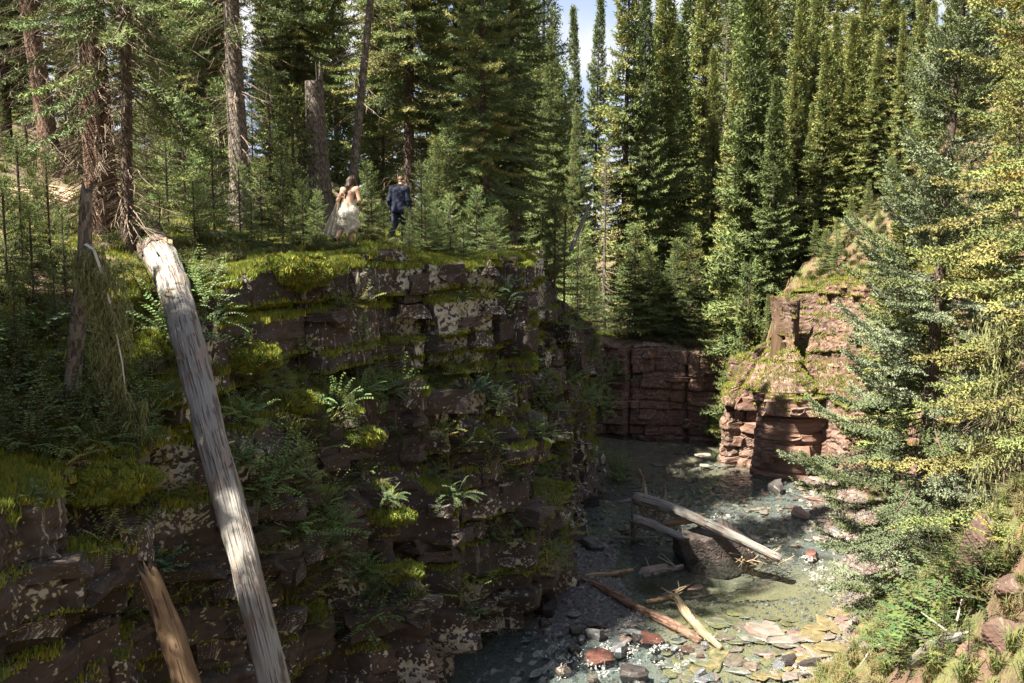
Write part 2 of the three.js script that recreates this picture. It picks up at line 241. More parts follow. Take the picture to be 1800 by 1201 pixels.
const aL = k => arc(L, k), aR = k => arc(R, k);
const leftCliffGeo = makeCliff(L, aL(2) + 2, aL(12) + 1.5, topL, {
  seed: 3, ds: 0.055, ny: 190, dy: 0.05, low: -0.9, strata: [0.15, 1.25], columns: [1.6, 3.6], dip: 0.006, layerPush: 0.26, blockPush: 0.52, colPush: 0.6, batter: 0.035, round: 0.35,
  ledges: [
    { s0: aL(3) + 1.2, s1: aL(4) + 1.0, y0: 6.2, y1: 7.0, depth: 0.85, soft: 0.9 }, { s0: aL(3) + 2.4, s1: aL(4) + 1.7, y0: 5.0, y1: 4.6, depth: 0.5, soft: 0.9 },
    { s0: aL(4) + 0.9, s1: aL(6) - 0.2, y0: 6.1, y1: 5.9, depth: 0.8 }, { s0: aL(4) + 1.2, s1: aL(5) + 0.6, y0: 4.6, y1: 4.1, depth: 0.75, soft: 0.4 },
    { s0: aL(4) - 0.2, s1: aL(5) - 0.9, y0: 3.2, y1: 2.5, depth: 0.6, soft: 0.5 }, { s0: aL(2) + 4, s1: aL(3) + 1.6, y0: 5.2, y1: 5.5, depth: 0.5 },
    { s0: aL(5) + 1.2, s1: aL(6) + 1.5, y0: 4.9, y1: 4.6, depth: 0.45 }, { s0: aL(6) - 0.9, s1: aL(7), y0: 2.6, y1: 2.4, depth: 0.55 },
    { s0: aL(8), s1: aL(9) + 1, y0: 5.0, y1: 4.4, depth: 0.6 }, { s0: aL(7), s1: aL(9), y0: 3.0, y1: 2.6, depth: 0.3 }, { s0: aL(8) - 1.5, s1: aL(10), y0: 0.9, y1: 0.8, depth: 0.35 },
  ],
  under: s => 0.7 * smooth(aL(4), aL(5), s) * smooth(aL(6) + 0.6, aL(6) - 0.3, s),
  color: (s, y, b) => { const t = b.tone * (0.9 + 0.2 * n2(s * 0.3, y * 0.4)); const m = smooth(0.15, 0.4, fbm2(s * 0.5 + 9, y * 0.5, 3)); return [t * lerp(1, 0.85, m), t, t * lerp(1, 1.0, m)]; }, topColor: [0.34, 0.42, 0.11],
});
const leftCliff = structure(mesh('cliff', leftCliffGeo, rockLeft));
const rightCliffGeo = makeCliff(R, aR(3) - 1, aR(13) + 1, s => topR(s), {
  seed: 8, ds: 0.07, ny: 120, dy: 0.07, low: -0.9, strata: [0.35, 1.7], columns: [1.3, 3.4], dip: -0.02, layerPush: 0.22, blockPush: 0.32, colPush: 0.8, batter: 0.10, round: 0.35,
  ledges: [{ s0: aR(7) + 0.3, s1: aR(8) + 2, y0: 4.2, y1: 5.6, depth: 0.9, soft: 1.6 }, { s0: aR(10), s1: aR(13), y0: 4.2, y1: 4.0, depth: 0.8, soft: 0.6 }],
  color: (s, y, b) => { const t = b.tone * 0.95, m = smooth(0.0, 0.35, fbm2(s * 0.6 + 2, y * 0.6, 3)) * smooth(3.0, 5.2, y + 1.2 * n2(s * 0.4, 3)); return mix3([t, t, t], [0.75 * t, 0.72 * t, 0.35 * t], m); }, topColor: [0.8, 0.9, 0.5],
});
const rightCliff = structure(mesh('cliff', rightCliffGeo, rockRight));
// ---------------------------------------------------------------- plants
const tmpA = new THREE.Vector3(), UPV = new THREE.Vector3(0, 1, 0);
function frameOf(dx, dy, dz) { // two vectors across a direction
  let ax = -dz, az = dx, l = Math.hypot(ax, az); if (l < 1e-4) { ax = 1; az = 0; l = 1; } ax /= l; az /= l;
  return [ax, 0, az, dy * az, dz * ax - dx * az, -dy * ax];
}
function stick(T, x, y, z, dx, dy, dz, len, r0, r1, c) { // a thin three-sided stick
  const [ax, ay, az, bx, by, bz] = frameOf(dx, dy, dz), e = [x + dx * len, y + dy * len, z + dz * len], P = [];
  for (let k = 0; k < 3; k++) { const a = k * 2.0944, ca = Math.cos(a), sa = Math.sin(a), ux = ax * ca + bx * sa, uy = ay * ca + by * sa, uz = az * ca + bz * sa; P.push([x + ux * r0, y + uy * r0, z + uz * r0, e[0] + ux * r1, e[1] + uy * r1, e[2] + uz * r1]); }
  for (let k = 0; k < 3; k++) { const p = P[k], q = P[(k + 1) % 3]; T.tri(p[0], p[1], p[2], q[0], q[1], q[2], q[3], q[4], q[5], ...c); T.tri(p[0], p[1], p[2], q[3], q[4], q[5], p[3], p[4], p[5], ...c); }
}
// a needle-clad shoot: n needle tufts set round its axis
function shoot(T, r, x, y, z, dx, dy, dz, len, n, nl, nw, c, tip) {
  const [ax, ay, az, bx, by, bz] = frameOf(dx, dy, dz), o = r() * 6.28;
  for (let k = 0; k < n; k++) {
    const t = (k + r() * 0.8) / n, a = o + k * 2.4 + r() * 0.6, ca = Math.cos(a), sa = Math.sin(a), f = 0.55 + 0.35 * r() + (t > 0.85 ? 0.6 : 0);
    const ux = ax * ca + bx * sa, uy = ay * ca + by * sa, uz = az * ca + bz * sa, px = x + dx * len * t, py = y + dy * len * t, pz = z + dz * len * t;
    let ex = ux + dx * f, ey = uy + dy * f + 0.12, ez = uz + dz * f; const l = nl * (0.75 + 0.5 * r()) / Math.hypot(ex, ey, ez), wx = dx * nw, wy = dy * nw, wz = dz * nw;
    ex *= l; ey *= l; ez *= l; const g = 0.8 + 0.4 * r(), k1 = tip ? t * t * 0.6 : 0;
    const c0 = lerp(c[0], tip ? tip[0] : 0, k1) * g, c1 = lerp(c[1], tip ? tip[1] : 0, k1) * g, c2 = lerp(c[2], tip ? tip[2] : 0, k1) * g;
    T.tri(px - wx, py - wy, pz - wz, px + wx, py + wy, pz + wz, px + ex, py + ey, pz + ez, c0, c1, c2);
  }
}
function trunkGeo(H, r0, seed, lean = 0, top = 0.02, seg = 16, rad = 10) {
  const r = rngOf(seed), pos = [], uv = [], idx = [], bx = (r() - 0.5) * 0.02 * H, bz = (r() - 0.5) * 0.02 * H, circ = Math.max(1, Math.round(r0 * 6.28 / 0.8));
  for (let i = 0; i <= seg; i++) { const t = i / seg, rr = lerp(r0, top, Math.pow(t, 0.9)) * (1 + 0.45 * Math.pow(Math.max(0, 1 - t * H / (r0 * 3.2)), 2)), cx = bx * Math.sin(t * 4 + seed) * t + lean * t * H, cz = bz * Math.sin(t * 3 + seed * 2) * t; for (let k = 0; k <= rad; k++) { const a = k / rad * 6.2832, w = 1 + 0.07 * n3(Math.cos(a) * 1.4 + seed, t * H * 0.9, Math.sin(a) * 1.4); pos.push(cx + Math.cos(a) * rr * w, t * H - (i ? 0 : 0.35), cz + Math.sin(a) * rr * w); uv.push(k / rad * circ, t * H / 0.9); } }
  for (let i = 0; i < seg; i++) for (let k = 0; k < rad; k++) { const a = i * (rad + 1) + k, b = a + rad + 1; idx.push(a, b, a + 1, a + 1, b, b + 1); }
  const g = new THREE.BufferGeometry(); g.setAttribute('position', new THREE.Float32BufferAttribute(pos, 3)); g.setAttribute('uv', new THREE.Float32BufferAttribute(uv, 2)); g.setIndex(idx); g.computeVertexNormals();
  g.centre = y => { const t = clamp(y / H); return [bx * Math.sin(t * 4 + seed) * t + lean * t * H, bz * Math.sin(t * 3 + seed * 2) * t, lerp(r0, top, Math.pow(t, 0.9))]; };
  return g;
}
// o: H height, r trunk radius, R crown radius, from / to (share of the height that carries green), n branches, detail, colours
function conifer(o) {
  const r = rngOf(o.seed), tg = trunkGeo(o.H, o.r, o.seed, o.lean || 0), T = new Tris(), D = new Tris();
  const prof = o.profile || (t => Math.min(1, (1 - t) * 1.9 + 0.06) * (0.82 + 0.18 * Math.sin(t * 23 + o.seed)));
  const pal = o.palette, gaps = n3;
  for (let b = 0; b < o.n; b++) {
    const f = (b + r()) / o.n, h = lerp(o.from, o.to || 1, 1 - Math.pow(1 - f, o.even || 1.15)), y = h * o.H, tt = (h - o.from) / (1 - o.from), az = b * 2.39996 + r() * 1.2;
    const g = gaps(Math.cos(az) * 1.3 + o.seed, y * 0.55, Math.sin(az) * 1.3); if (g < (o.gap ?? -0.45)) continue;
    const len = Math.max(0.12, o.R * prof(tt) * (0.5 + 0.62 * r() + 0.38 * g)), [cx, cz] = tg.centre(y), el0 = lerp(o.elLow ?? -0.35, o.elHigh ?? 0.75, Math.pow(tt, 1.6)) + (r() - 0.5) * (0.3 + (o.wildB || 0));
    const ca = Math.cos(az), sa = Math.sin(az), ce = Math.cos(el0), se = Math.sin(el0), droop = (o.droop ?? 0.32) * (1 - tt * 0.6), upturn = o.upturn ?? 0.28;
    const P = t => [cx + ca * ce * len * t, y + len * (se * t - droop * t * t + upturn * t * t * t), cz + sa * ce * len * t];
    const dead = r() < (o.deadShare || 0), base = pal[Math.floor(r() * pal.length)], hue = 0.75 + 0.5 * r();
    const bc = base.map(q => q * hue), tc = r() < (o.tipShare ?? 0) ? o.tip : bc.map((q, i) => q * [1.35, 1.3, 1.15][i]);
    const S = 4; let p = P(0.02); for (let k = 1; k <= S; k++) { const q = P(k / S), dx = q[0] - p[0], dy = q[1] - p[1], dz = q[2] - p[2], l = Math.hypot(dx, dy, dz); stick(D, p[0], p[1], p[2], dx / l, dy / l, dz / l, l, 0.014 * Math.sqrt(len) * (1.15 - (k - 1) / S), 0.014 * Math.sqrt(len) * (1.15 - k / S), dead ? [0.2, 0.17, 0.14] : [0.07, 0.05, 0.04]); p = q; }
    const ns = Math.max(3, Math.round(len * o.shoots)), st = o.bare ?? 0.18;
    for (let k = 0; k < ns; k++) {
      const t = lerp(st, 1, (k + r() * 0.6) / ns), q = P(t), q2 = P(Math.min(1.02, t + 0.05)); let fx = q2[0] - q[0], fy = q2[1] - q[1], fz = q2[2] - q[2]; const fl = Math.hypot(fx, fy, fz); fx /= fl; fy /= fl; fz /= fl;
      const side = k & 1 ? 1 : -1, sp = 0.55 + 0.6 * r(), hang = (o.hang ?? 0.25) * (0.3 + r()), last = k >= ns - 1;
      let dx = fx + (last ? 0 : side * -sa * sp), dy = fy - (last ? 0 : hang) + (r() - 0.42) * (0.45 + (o.wild || 0)), dz = fz + (last ? 0 : side * ca * sp); const l = Math.hypot(dx, dy, dz); dx /= l; dy /= l; dz /= l;
      const sl = (o.shootLen || 0.3) * (0.55 + 0.6 * r()) * (0.55 + 0.65 * (1 - t)) + 0.05;
      if (dead) { stick(D, q[0], q[1], q[2], dx, dy, dz, sl * 0.8, 0.006, 0.002, [0.22, 0.19, 0.15]); continue; }
      shoot(T, r, q[0], q[1], q[2], dx, dy, dz, sl, o.tufts, o.nl, o.nw, bc, tc);
      if (o.sub) for (let m = 0; m < o.sub; m++) { const u = 0.25 + 0.6 * r(), ss = r() < 0.5 ? 1 : -1; let ex = dx + ss * dz * 0.8, ey = dy + (r() - 0.6) * (0.3 + (o.wild || 0)), ez = dz - ss * dx * 0.8; const el = Math.hypot(ex, ey, ez); shoot(T, r, q[0] + dx * sl * u, q[1] + dy * sl * u, q[2] + dz * sl * u, ex / el, ey / el, ez / el, sl * 0.55, Math.ceil(o.tufts * 0.6), o.nl, o.nw, bc, tc); }
    }
  }
  if ((o.to || 1) >= 1) { const [cx, cz] = tg.centre(o.H); shoot(T, r, cx, o.H - 0.3, cz, 0, 1, 0, 0.5, 14, o.nl, o.nw, pal[0]); }
  // dead lower twigs
  for (let b = 0; b < (o.twigs || 0); b++) {
    const y = o.H * lerp(o.twigFrom ?? 0.02, o.from + 0.15, r()), az = r() * 6.283, [cx, cz, cr] = tg.centre(y); let x = cx + Math.cos(az) * cr * 0.9, z = cz + Math.sin(az) * cr * 0.9, yy = y, ca = Math.cos(az), sa = Math.sin(az), e = -0.1 - 0.5 * r(), sl = (0.25 + 0.75 * r()) * (o.twigLen || 1);
    for (let k = 0; k < 3; k++) { const l = Math.hypot(ca, e, sa), dx = ca / l, dy = e / l, dz = sa / l; stick(D, x, yy, z, dx, dy, dz, sl / 3, 0.011 * (1 - k * 0.3), 0.011 * (0.7 - k * 0.3), [0.15, 0.115, 0.09]); x += dx * sl / 3; yy += dy * sl / 3; z += dz * sl / 3; ca += (r() - 0.5) * 0.5; sa += (r() - 0.5) * 0.5; e -= 0.15 * r(); for (let m = 0; m < 2; m++) { let vx = dx + (r() - 0.5) * 1.6, vy = dy - r() * 0.6, vz = dz + (r() - 0.5) * 1.6; const vl = Math.hypot(vx, vy, vz); stick(D, x, yy, z, vx / vl, vy / vl, vz / vl, sl * 0.35 * r() + 0.08, 0.005, 0.002, [0.17, 0.13, 0.10]); } }
  }
  return { trunk: tg, crown: T.geo(), wood: D.geo(), H: o.H };
}
const stickMat = new THREE.MeshStandardMaterial({ color: 0xffffff, vertexColors: true, roughness: 0.95 });
const trees = []; // {o, px} so that each can be told from its neighbours
function plantTree(kind, p, label, group, o = {}) {
  const t = thing(o.name || 'spruce_tree', label, 'tree', p, group);
  mesh('trunk', kind.trunk, o.bark || barkDark, t); if (kind.crown.attributes.position.count) mesh('crown', kind.crown, needleMat, t); mesh('branches', kind.wood, stickMat, t);
  t.rotation.y = o.turn || 0; const s = o.scale || 1; t.scale.set(s * (o.wide || 1), s, s * (o.wide || 1)); trees.push(t); return t;
}
const olive = [[0.161, 0.175, 0.056], [0.133, 0.161, 0.056], [0.175, 0.175, 0.063], [0.112, 0.147, 0.056]], deep = [[0.092, 0.122, 0.044], [0.105, 0.135, 0.046], [0.078, 0.105, 0.042]], silver = [[0.135, 0.165, 0.105], [0.15, 0.178, 0.12], [0.105, 0.135, 0.075], [0.09, 0.115, 0.05]], fir = [[0.10, 0.145, 0.056], [0.12, 0.165, 0.06], [0.088, 0.125, 0.055]];
// ---------------------------------------------------------------- forest
// kinds for the far hillside, the plateau and the near banks
const narrow = t => Math.min(1, (1 - t) * 1.5 + 0.05) * (t < 0.1 ? 0.75 + 2.5 * t : 1);
const farKinds = [], midKinds = [];
for (let k = 0; k < 5; k++) farKinds.push(conifer({ seed: 31 + k * 7, H: 20, r: 0.24, R: 1.5 + 0.2 * (k % 3), from: 0.04 + 0.03 * (k % 3), n: 560, shoots: 11, shootLen: 0.46, tufts: 7, nl: 0.19, nw: 0.055, hang: 0.5, bare: 0.08, palette: [olive, deep, olive, olive.slice(0, 2), deep][k], profile: narrow, gap: -0.30, twigs: 30, even: 1.2, tipShare: 0.03, tip: [0.2, 0.12, 0.05] }));
for (let k = 0; k < 3; k++) midKinds.push(conifer({ seed: 91 + k * 5, H: 17, r: 0.22, R: 1.7 + 0.15 * k, from: [0.06, 0.16, 0.25][k], n: 430, shoots: 15, shootLen: 0.4, tufts: 8, sub: 1, nl: 0.11, nw: 0.026, bare: 0.1, palette: k === 1 ? deep : [...olive, ...fir], profile: narrow, gap: -0.35, twigs: 120, hang: 0.45, tipShare: 0.03, tip: [0.2, 0.11, 0.04] }));
const youngKinds = [0, 1, 2].map(k => conifer({ seed: 141 + k * 5, H: 5, r: 0.06, R: 1.15 + 0.1 * k, from: 0.06, n: 130, shoots: 15, shootLen: 0.3, tufts: 9, sub: 1, nl: 0.075, nw: 0.016, palette: [...fir, ...olive.slice(0, 2)], profile: t => (1 - t) * 0.95 + 0.08, gap: -0.5, twigs: 20, elLow: -0.15, hang: 0.2, tipShare: 0.1, tip: [0.24, 0.26, 0.08] }));
const ones = ['', 'first', 'second', 'third', 'fourth', 'fifth', 'sixth', 'seventh', 'eighth', 'ninth', 'tenth', 'eleventh', 'twelfth', 'thirteenth', 'fourteenth', 'fifteenth', 'sixteenth', 'seventeenth', 'eighteenth', 'nineteenth'], tens = [['twentieth', 'twenty'], ['thirtieth', 'thirty'], ['fortieth', 'forty'], ['fiftieth', 'fifty'], ['sixtieth', 'sixty']];
const ORD = Array.from({ length: 69 }, (_, i) => { const n = i + 1; return n < 20 ? ones[n] : n % 10 ? tens[Math.floor(n / 10) - 2][1] + '-' + ones[n % 10] : tens[n / 10 - 2][0]; });
const onGround = (px, d) => { const x = (px - CX) / F * d * 1.0; return V(x, ground(x, d), d); };
const rw = rngOf(1234);
// rows: [px, depth, pixel row of the tree top, kind, width]
function row(list, kinds, describe, group, o = {}) {
  const q = list.slice().sort((a, b) => a[0] - b[0]);
  q.forEach(([px, d, h, k, wide], i) => { const p = onGround(px, d), kind = kinds[k % kinds.length]; plantTree(kind, p, describe(ORD[i], i, q.length), group, { scale: (EYE + d * (HORIZON - h) / F - p.y) / kind.H, turn: (px * 1.37) % 6.28, wide: (wide || 1) * (0.82 + 0.5 * rw()), ...o }).rotation.z = (rw() - 0.5) * 0.05; });
}
const rr = rngOf(77);
// far hillside on the right and in the middle
row([[985, 58, 130, 4], [1010, 62, 30, 1, 0.8], [1043, 66, 10, 1, 0.8], [966, 52, 160, 4], [1150, 66, 5, 1], [1175, 72, 30, 4], [1232, 62, -140, 3], [1210, 70, -60, 4], [1345, 66, -60, 1], [1290, 70, -90, 4], [1420, 72, -120, 0], [1490, 68, -100, 2], [1260, 76, -120, 0], [1315, 78, -100, 2], [1375, 64, -130, 1], [1450, 76, -140, 3], [1530, 70, -140, 0], [1590, 66, -140, 1]], farKinds, (o, i, n) => `${o} from the left of the tall far spruces along the skyline`, 'spruces along the skyline');
row([[1097, 46.5, -90, 0, 1.05], [1312, 41.4, -30, 1, 0.9], [1283, 43.4, 90, 0, 0.9], [1352, 40.2, 150, 4, 0.85], [1132, 46, -20, 4, 0.9], [1152, 49, -10, 0], [1178, 52, 60, 4], [1248, 48, 103, 3], [1305, 50, -60, 1], [1330, 54, -80, 0], [1392, 52, 12, 3], [1425, 56, -30, 2], [1462, 50, 40, 3], [1420, 46, 190, 3], [1500, 54, -40, 0], [1550, 52, -40, 2], [1600, 50, -60, 0], [1660, 48, -80, 3], [1720, 46, -80, 2], [1790, 44, -80, 0], [1400, 43.5, 140, 2, 1.1], [1440, 41.5, 90, 0, 1.1], [1482, 41.5, 50, 3, 1.1], [1530, 40.8, 80, 2, 1.1], [1572, 40.2, 40, 0, 1.1], [1622, 39.5, 20, 3, 1.1]], farKinds, (o) => `${o} from the left of the sunlit spruces standing behind the red cliff`, 'sunlit spruces behind the red cliff');
row([[1295, 40.9, 500, 0, 0.6], [1322, 39.8, 470, 2, 0.55], [1350, 39.2, 520, 1, 0.6], [1118, 44.5, 400, 0, 1.3], [1140, 44.2, 440, 3, 1.3], [1165, 45.5, 480, 2, 1.3], [1192, 44.8, 425, 3, 1.2], [1215, 46, 400, 0, 1.2], [1275, 44.5, 470, 2, 1.4], [1312, 42.5, 440, 0, 1.5], [1345, 44, 360, 1, 1.2], [1262, 49, 410, 0, 1.3], [1290, 43.6, 520, 2, 1.6], [1370, 41, 430, 3, 1.2], [1400, 44, 330, 0, 1.2], [1440, 43, 330, 3, 1.3], [1500, 41, 310, 2, 1.2], [1560, 40, 280, 0, 1.2], [1470, 38.5, 420, 0, 1.3], [1530, 36, 430, 2, 1.3], [1600, 36, 350, 0, 1.2], [1430, 39.8, 390, 1], [1455, 41, 470, 2], [1400, 40, 500, 0], [1500, 37.5, 480, 1], [1570, 34, 480, 2], [1420, 43, 400, 0, 1.2], [1438, 41.5, 420, 2, 1.1], [1462, 44, 350, 1, 1.2], [1482, 42, 390, 0, 1.2], [1505, 45, 300, 2, 1.3], [1525, 42, 360, 1, 1.2], [1545, 46, 250, 0, 1.3], [1520, 39.2, 320, 0, 1.1], [1490, 39.6, 350, 1, 1.2], [1560, 38.8, 280, 2, 1.2], [1540, 38.2, 370, 1, 1.2], [1505, 38.6, 420, 2, 1.2], [1468, 39.4, 385, 0, 1.2], [1580, 38, 330, 0, 1.2], [1600, 44, 220, 1, 1.4], [1640, 42, 200, 2, 1.4], [1590, 40, 330, 0, 1.3], [1650, 38, 300, 1, 1.3], [1450, 39.2, 405, 2, 1.3]], youngKinds, (o) => `${o} from the left of the short bushy spruces along the red cliff top`, 'short spruces on the red cliff top');
row([[1700, 40, -40, 0], [1760, 38, -30, 3], [1640, 43, 40, 2], [1820, 36, -30, 0], [1580, 32, 330, 2, 1.2], [1670, 31, 300, 0, 1.2], [1750, 29, 280, 3, 1.2]], farKinds, (o) => `${o} from the left of the olive spruces behind the silvery spruce`, 'olive spruces behind the silvery spruce');
const deadKind = conifer({ seed: 77, H: 16, r: 0.2, R: 1.3, from: 0.1, n: 240, shoots: 7, shootLen: 0.5, tufts: 5, nl: 0.1, nw: 0.03, palette: olive, profile: narrow, deadShare: 1, to: 0.97, twigs: 40 });
for (const [px, d, top, label] of [[1268, 60, 40, 'grey dead spruce among the sunlit spruces, left one of two'], [1350, 55, -60, 'grey dead spruce among the sunlit spruces, right one of two'], [1062, 45, 250, 'grey dead spruce below the skyline gap']]) { const p = onGround(px, d); plantTree(deadKind, p, label, undefined, { scale: (EYE + d * (HORIZON - top) / F - p.y) / deadKind.H, bark: barkGrey, name: 'dead_spruce', turn: px }); }
// plateau on the left
row([[15, 36, -200, 1], [140, 38, -200, 0], [300, 40, -220, 2], [350, 33, -260, 1], [480, 42, -120, 0], [520, 36, -160, 2], [600, 44, -200, 1], [660, 38, -160, 0], [690, 60, -160, 2], [770, 40, -200, 0], [60, 46, -200, 2], [235, 46, -160, 1], [410, 64, -180, 0], [560, 68, -200, 4], [830, 58, -100, 4], [935, 50, 20, 4, 1.0], [962, 56, 100, 1, 1.0], [915, 58, -90, 0], [952, 47.5, 190, 3, 1.3], [870, 54, -60, 1], [890, 48.5, 60, 2]], farKinds, (o) => `${o} from the left of the slender spruces deep in the left woods`, 'slender spruces deep in the woods');
row([[720, 29, -400, 2, 0.9], [806, 31, -360, 1, 0.8], [850, 26.2, -300, 0, 0.8], [902, 31, -200, 1, 0.85], [972, 38.6, 70, 1, 0.75], [1004, 37.4, 190, 0, 0.7], [935, 40.5, -40, 1, 0.8], [535, 30, -300, 2], [285, 30, -350, 2], [25, 27, -350, 1], [380, 28.5, -350, 2, 0.9]], midKinds, (o) => `${o} from the left of the dark dense spruces on the left plateau`, 'dense spruces on the plateau');
row([[12, 26, 160, 0], [60, 29, 60, 1], [130, 27, 120, 2], [150, 31, 20, 0], [265, 24, 190, 1], [300, 26, 110, 0], [330, 29, 40, 2], [355, 25, 240, 1], [372, 30, 20, 0], [450, 27, 190, 1], [500, 30, 100, 0], [520, 27.5, 250, 1], [675, 31, 110, 1], [752, 29.5, 200, 2], [775, 27.5, 250, 0], [840, 29, 180, 2]], youngKinds, (o) => `${o} from the left of the young firs filling the gaps between plateau trunks`, 'young firs under the woods');
// out of the frame, on the side the sun comes from
row([[-480, 18, -400, 2], [-80, 31, -300, 0], [-330, 13.5, -1100, 0], [-470, 12, -1200, 1], [-900, 13, -500, 1], [-1300, 9.5, -700, 2], [-700, 9, -900, 1], [-1500, 6.5, -900, 0], [-760, 8.2, -1200, 0], [-560, 11, -800, 0], [-420, 14.5, -550, 1]], midKinds, (o) => `${o} from the left of the spruces left of the view`, 'spruces left of the view');
// ---------------------------------------------------------------- river
const onLevel = (px, py, y) => { const r = rayOf(px, py); return r.multiplyScalar((y - EYE) / r.y).add(camera.position); };
function onRiver(px, py) { let p = onLevel(px, py, 0); for (let i = 0; i < 4; i++) p = onLevel(px, py, Math.max(waterLevel(-p.z), bedHeight(p.x, -p.z))); return p; }
const lines = (a, b, st) => { const o = []; for (let x = a; x <= b + 1e-6; x += st) o.push(x); return o; };
const bedMesh = structure(mesh('riverbed', sheet(lines(-2.6, 13, 0.12), lines(17, 46, 0.14), (x, d) => { const b = bedHeight(x, d); return inside(polyL, x, d) || inside(polyR, x, d) ? b - 0.2 : b + 0.035 * fbm2(x * 2.5, d * 2.5, 3) + 0.02 * n2(x * 6, d * 6) + 0.03; },
  (x, d) => { const a = fbm2(x * 0.6 + 5, d * 0.6), grey = [0.085, 0.085, 0.09], ochre = [0.15, 0.12, 0.065], red = [0.11, 0.07, 0.06]; let c = mix3(grey, red, smooth(0.1, 0.5, a) * smooth(2, 4, x)); c = mix3(c, ochre, smooth(2.6, 4.2, x) * smooth(28.5, 26, d) * 0.85); c = mix3(c, [0.16, 0.12, 0.085], smooth(34, 36, d) * 0.8); if (inside(polyW, x, d)) c = mix3([0.13, 0.10, 0.085], [0.09, 0.075, 0.066], smooth(0, 0.3, a)); return c; }, 0.5), groundMat));
const waterMat = new THREE.MeshPhysicalMaterial({ color: RGB(0.80, 0.89, 0.87), roughness: 0.03, transmission: 1, thickness: 0, ior: 1.33, side: THREE.DoubleSide });
function riffle(x, d) { return clamp(smooth(23.2, 21.6, d + (x - 3) * 0.45) + 0.9 * smooth(29.0, 30.5, d) * smooth(35.5, 33.5, d) * smooth(3.6, 4.6, x) + 0.8 * smooth(1.5, 0.4, Math.hypot(x - 8.4, (d - 28.3) / 1.6))); }
structure(mesh('river', sheet(lines(-2.6, 12, 0.075), lines(17, 46, 0.085), (x, d) => { const rf = riffle(x, d); return waterLevel(d) + 0.012 * n2(x * 1.9, d * 2.4) + 0.006 * n2(x * 5, d * 6) + 0.003 * n2(x * 10, d * 11) + rf * (0.05 * n2(x * 2.1, d * 2.6) + 0.04 * n2(x * 6.3, d * 5.1) + 0.015 * n2(x * 13, d * 12)); }, null, 1), waterMat));
// stones: angular slabs and blocks, children of the river bed
function slabGeo(seed, flat) { // split stone: uneven ring, tilted top, broken edge
  const r = rngOf(seed * 77 + 5), n = 7 + Math.floor(r() * 4), T = new Tris(), ring = [], long = 0.5 + 0.4 * r(), tx = (r() - 0.5) * flat * 0.8, tz = (r() - 0.5) * flat * 0.8; for (let k = 0; k < n; k++) { const a = (k + 0.85 * r()) / n * 6.283, q = 0.62 + 0.5 * r(); ring.push([Math.cos(a) * q, Math.sin(a) * q * long]); }
  const top = (x, z) => flat * (0.8 + 0.3 * r()) + tx * x + tz * z, mid = ring.map(([x, z]) => [x * (0.97 + 0.06 * r()), flat * (0.15 + 0.4 * r()), z * (0.97 + 0.06 * r())]), up = ring.map(([x, z]) => { const k = 0.72 + 0.2 * r(); return [x * k, top(x, z), z * k]; }), lo = ring.map(([x, z]) => [x * 0.9, -flat * 0.4, z * 0.9]), c = [(r() - 0.5) * 0.3, flat, (r() - 0.5) * 0.2];
  for (let k = 0; k < n; k++) { const j = (k + 1) % n, w = () => 0.8 + 0.35 * r(); let q = w(); T.tri(...c, ...up[j], ...up[k], q, q, q); for (const [A, B] of [[lo, mid], [mid, up]]) { q = w(); T.tri(...A[k], ...B[k], ...B[j], q, q, q); q = w(); T.tri(...A[k], ...B[j], ...A[j], q, q, q); } }
  const g = T.geo(), p = g.attributes.position, uv = new Float32Array(p.count * 2); for (let i = 0; i < p.count; i++) { uv[i * 2] = p.getX(i) * 0.5 + p.getY(i) * 0.3; uv[i * 2 + 1] = p.getZ(i) * 0.5 + p.getY(i) * 0.5; } g.setAttribute('uv', new THREE.BufferAttribute(uv, 2)); return g;
}
const slabs = [1, 2, 3, 4, 5, 6, 7, 8].map(k => slabGeo(k, 0.16)), blocks = [11, 12, 13, 14, 15, 16].map(k => slabGeo(k, 0.55));
const stoneColors = { pale: [0.24, 0.21, 0.19], grey: [0.15, 0.155, 0.17], red: [0.12, 0.052, 0.042], ochre: [0.21, 0.175, 0.095], dark: [0.055, 0.048, 0.048], rose: [0.22, 0.155, 0.135] };
const stoneMats = {}; for (const k in stoneColors) { const m = stoneMat.clone(); m.color = RGB(...stoneColors[k]); stoneMats[k] = m; }
const wetMats = {}; for (const k in stoneColors) { const m = stoneMats[k].clone(); m.color = RGB(...stoneColors[k].map(x => x * 0.75)); m.roughness = 0.25; wetMats[k] = m; }
const rs = rngOf(501);
function stone(p, s, kind, flat, wet, sy = 1) { const set = flat ? slabs : blocks, m = mesh('stone', set[Math.floor(rs() * set.length)], (wet ? wetMats : stoneMats)[kind], bedMesh); m.position.copy(p); m.rotation.set((rs() - 0.5) * 0.22, rs() * 6.28, (rs() - 0.5) * 0.22); m.scale.set(s, s * sy, s); return m; }
const pick = (a) => a[Math.floor(rs() * a.length)];
for (let k = 0; k < 150; k++) { const p = onRiver(1175 + rs() * 320, 1075 + rs() * 120); p.y = bedHeight(p.x, -p.z) + 0.06; stone(p, 0.16 + 0.34 * rs() * rs(), pick(['ochre', 'ochre', 'ochre', 'rose', 'pale']), true, true, 0.6); } // flat slabs in the shallows
for (let k = 0; k < 95; k++) { const a = rs(), px = 1290 + 180 * rs(), py = 815 + 140 * a, p = onRiver(px, py); p.y = bedHeight(p.x, -p.z) + 0.05; stone(p, 0.10 + 0.28 * rs() * rs(), pick(['pale', 'pale', 'rose', 'rose', 'red', 'grey']), true, false); } // right gravel bar
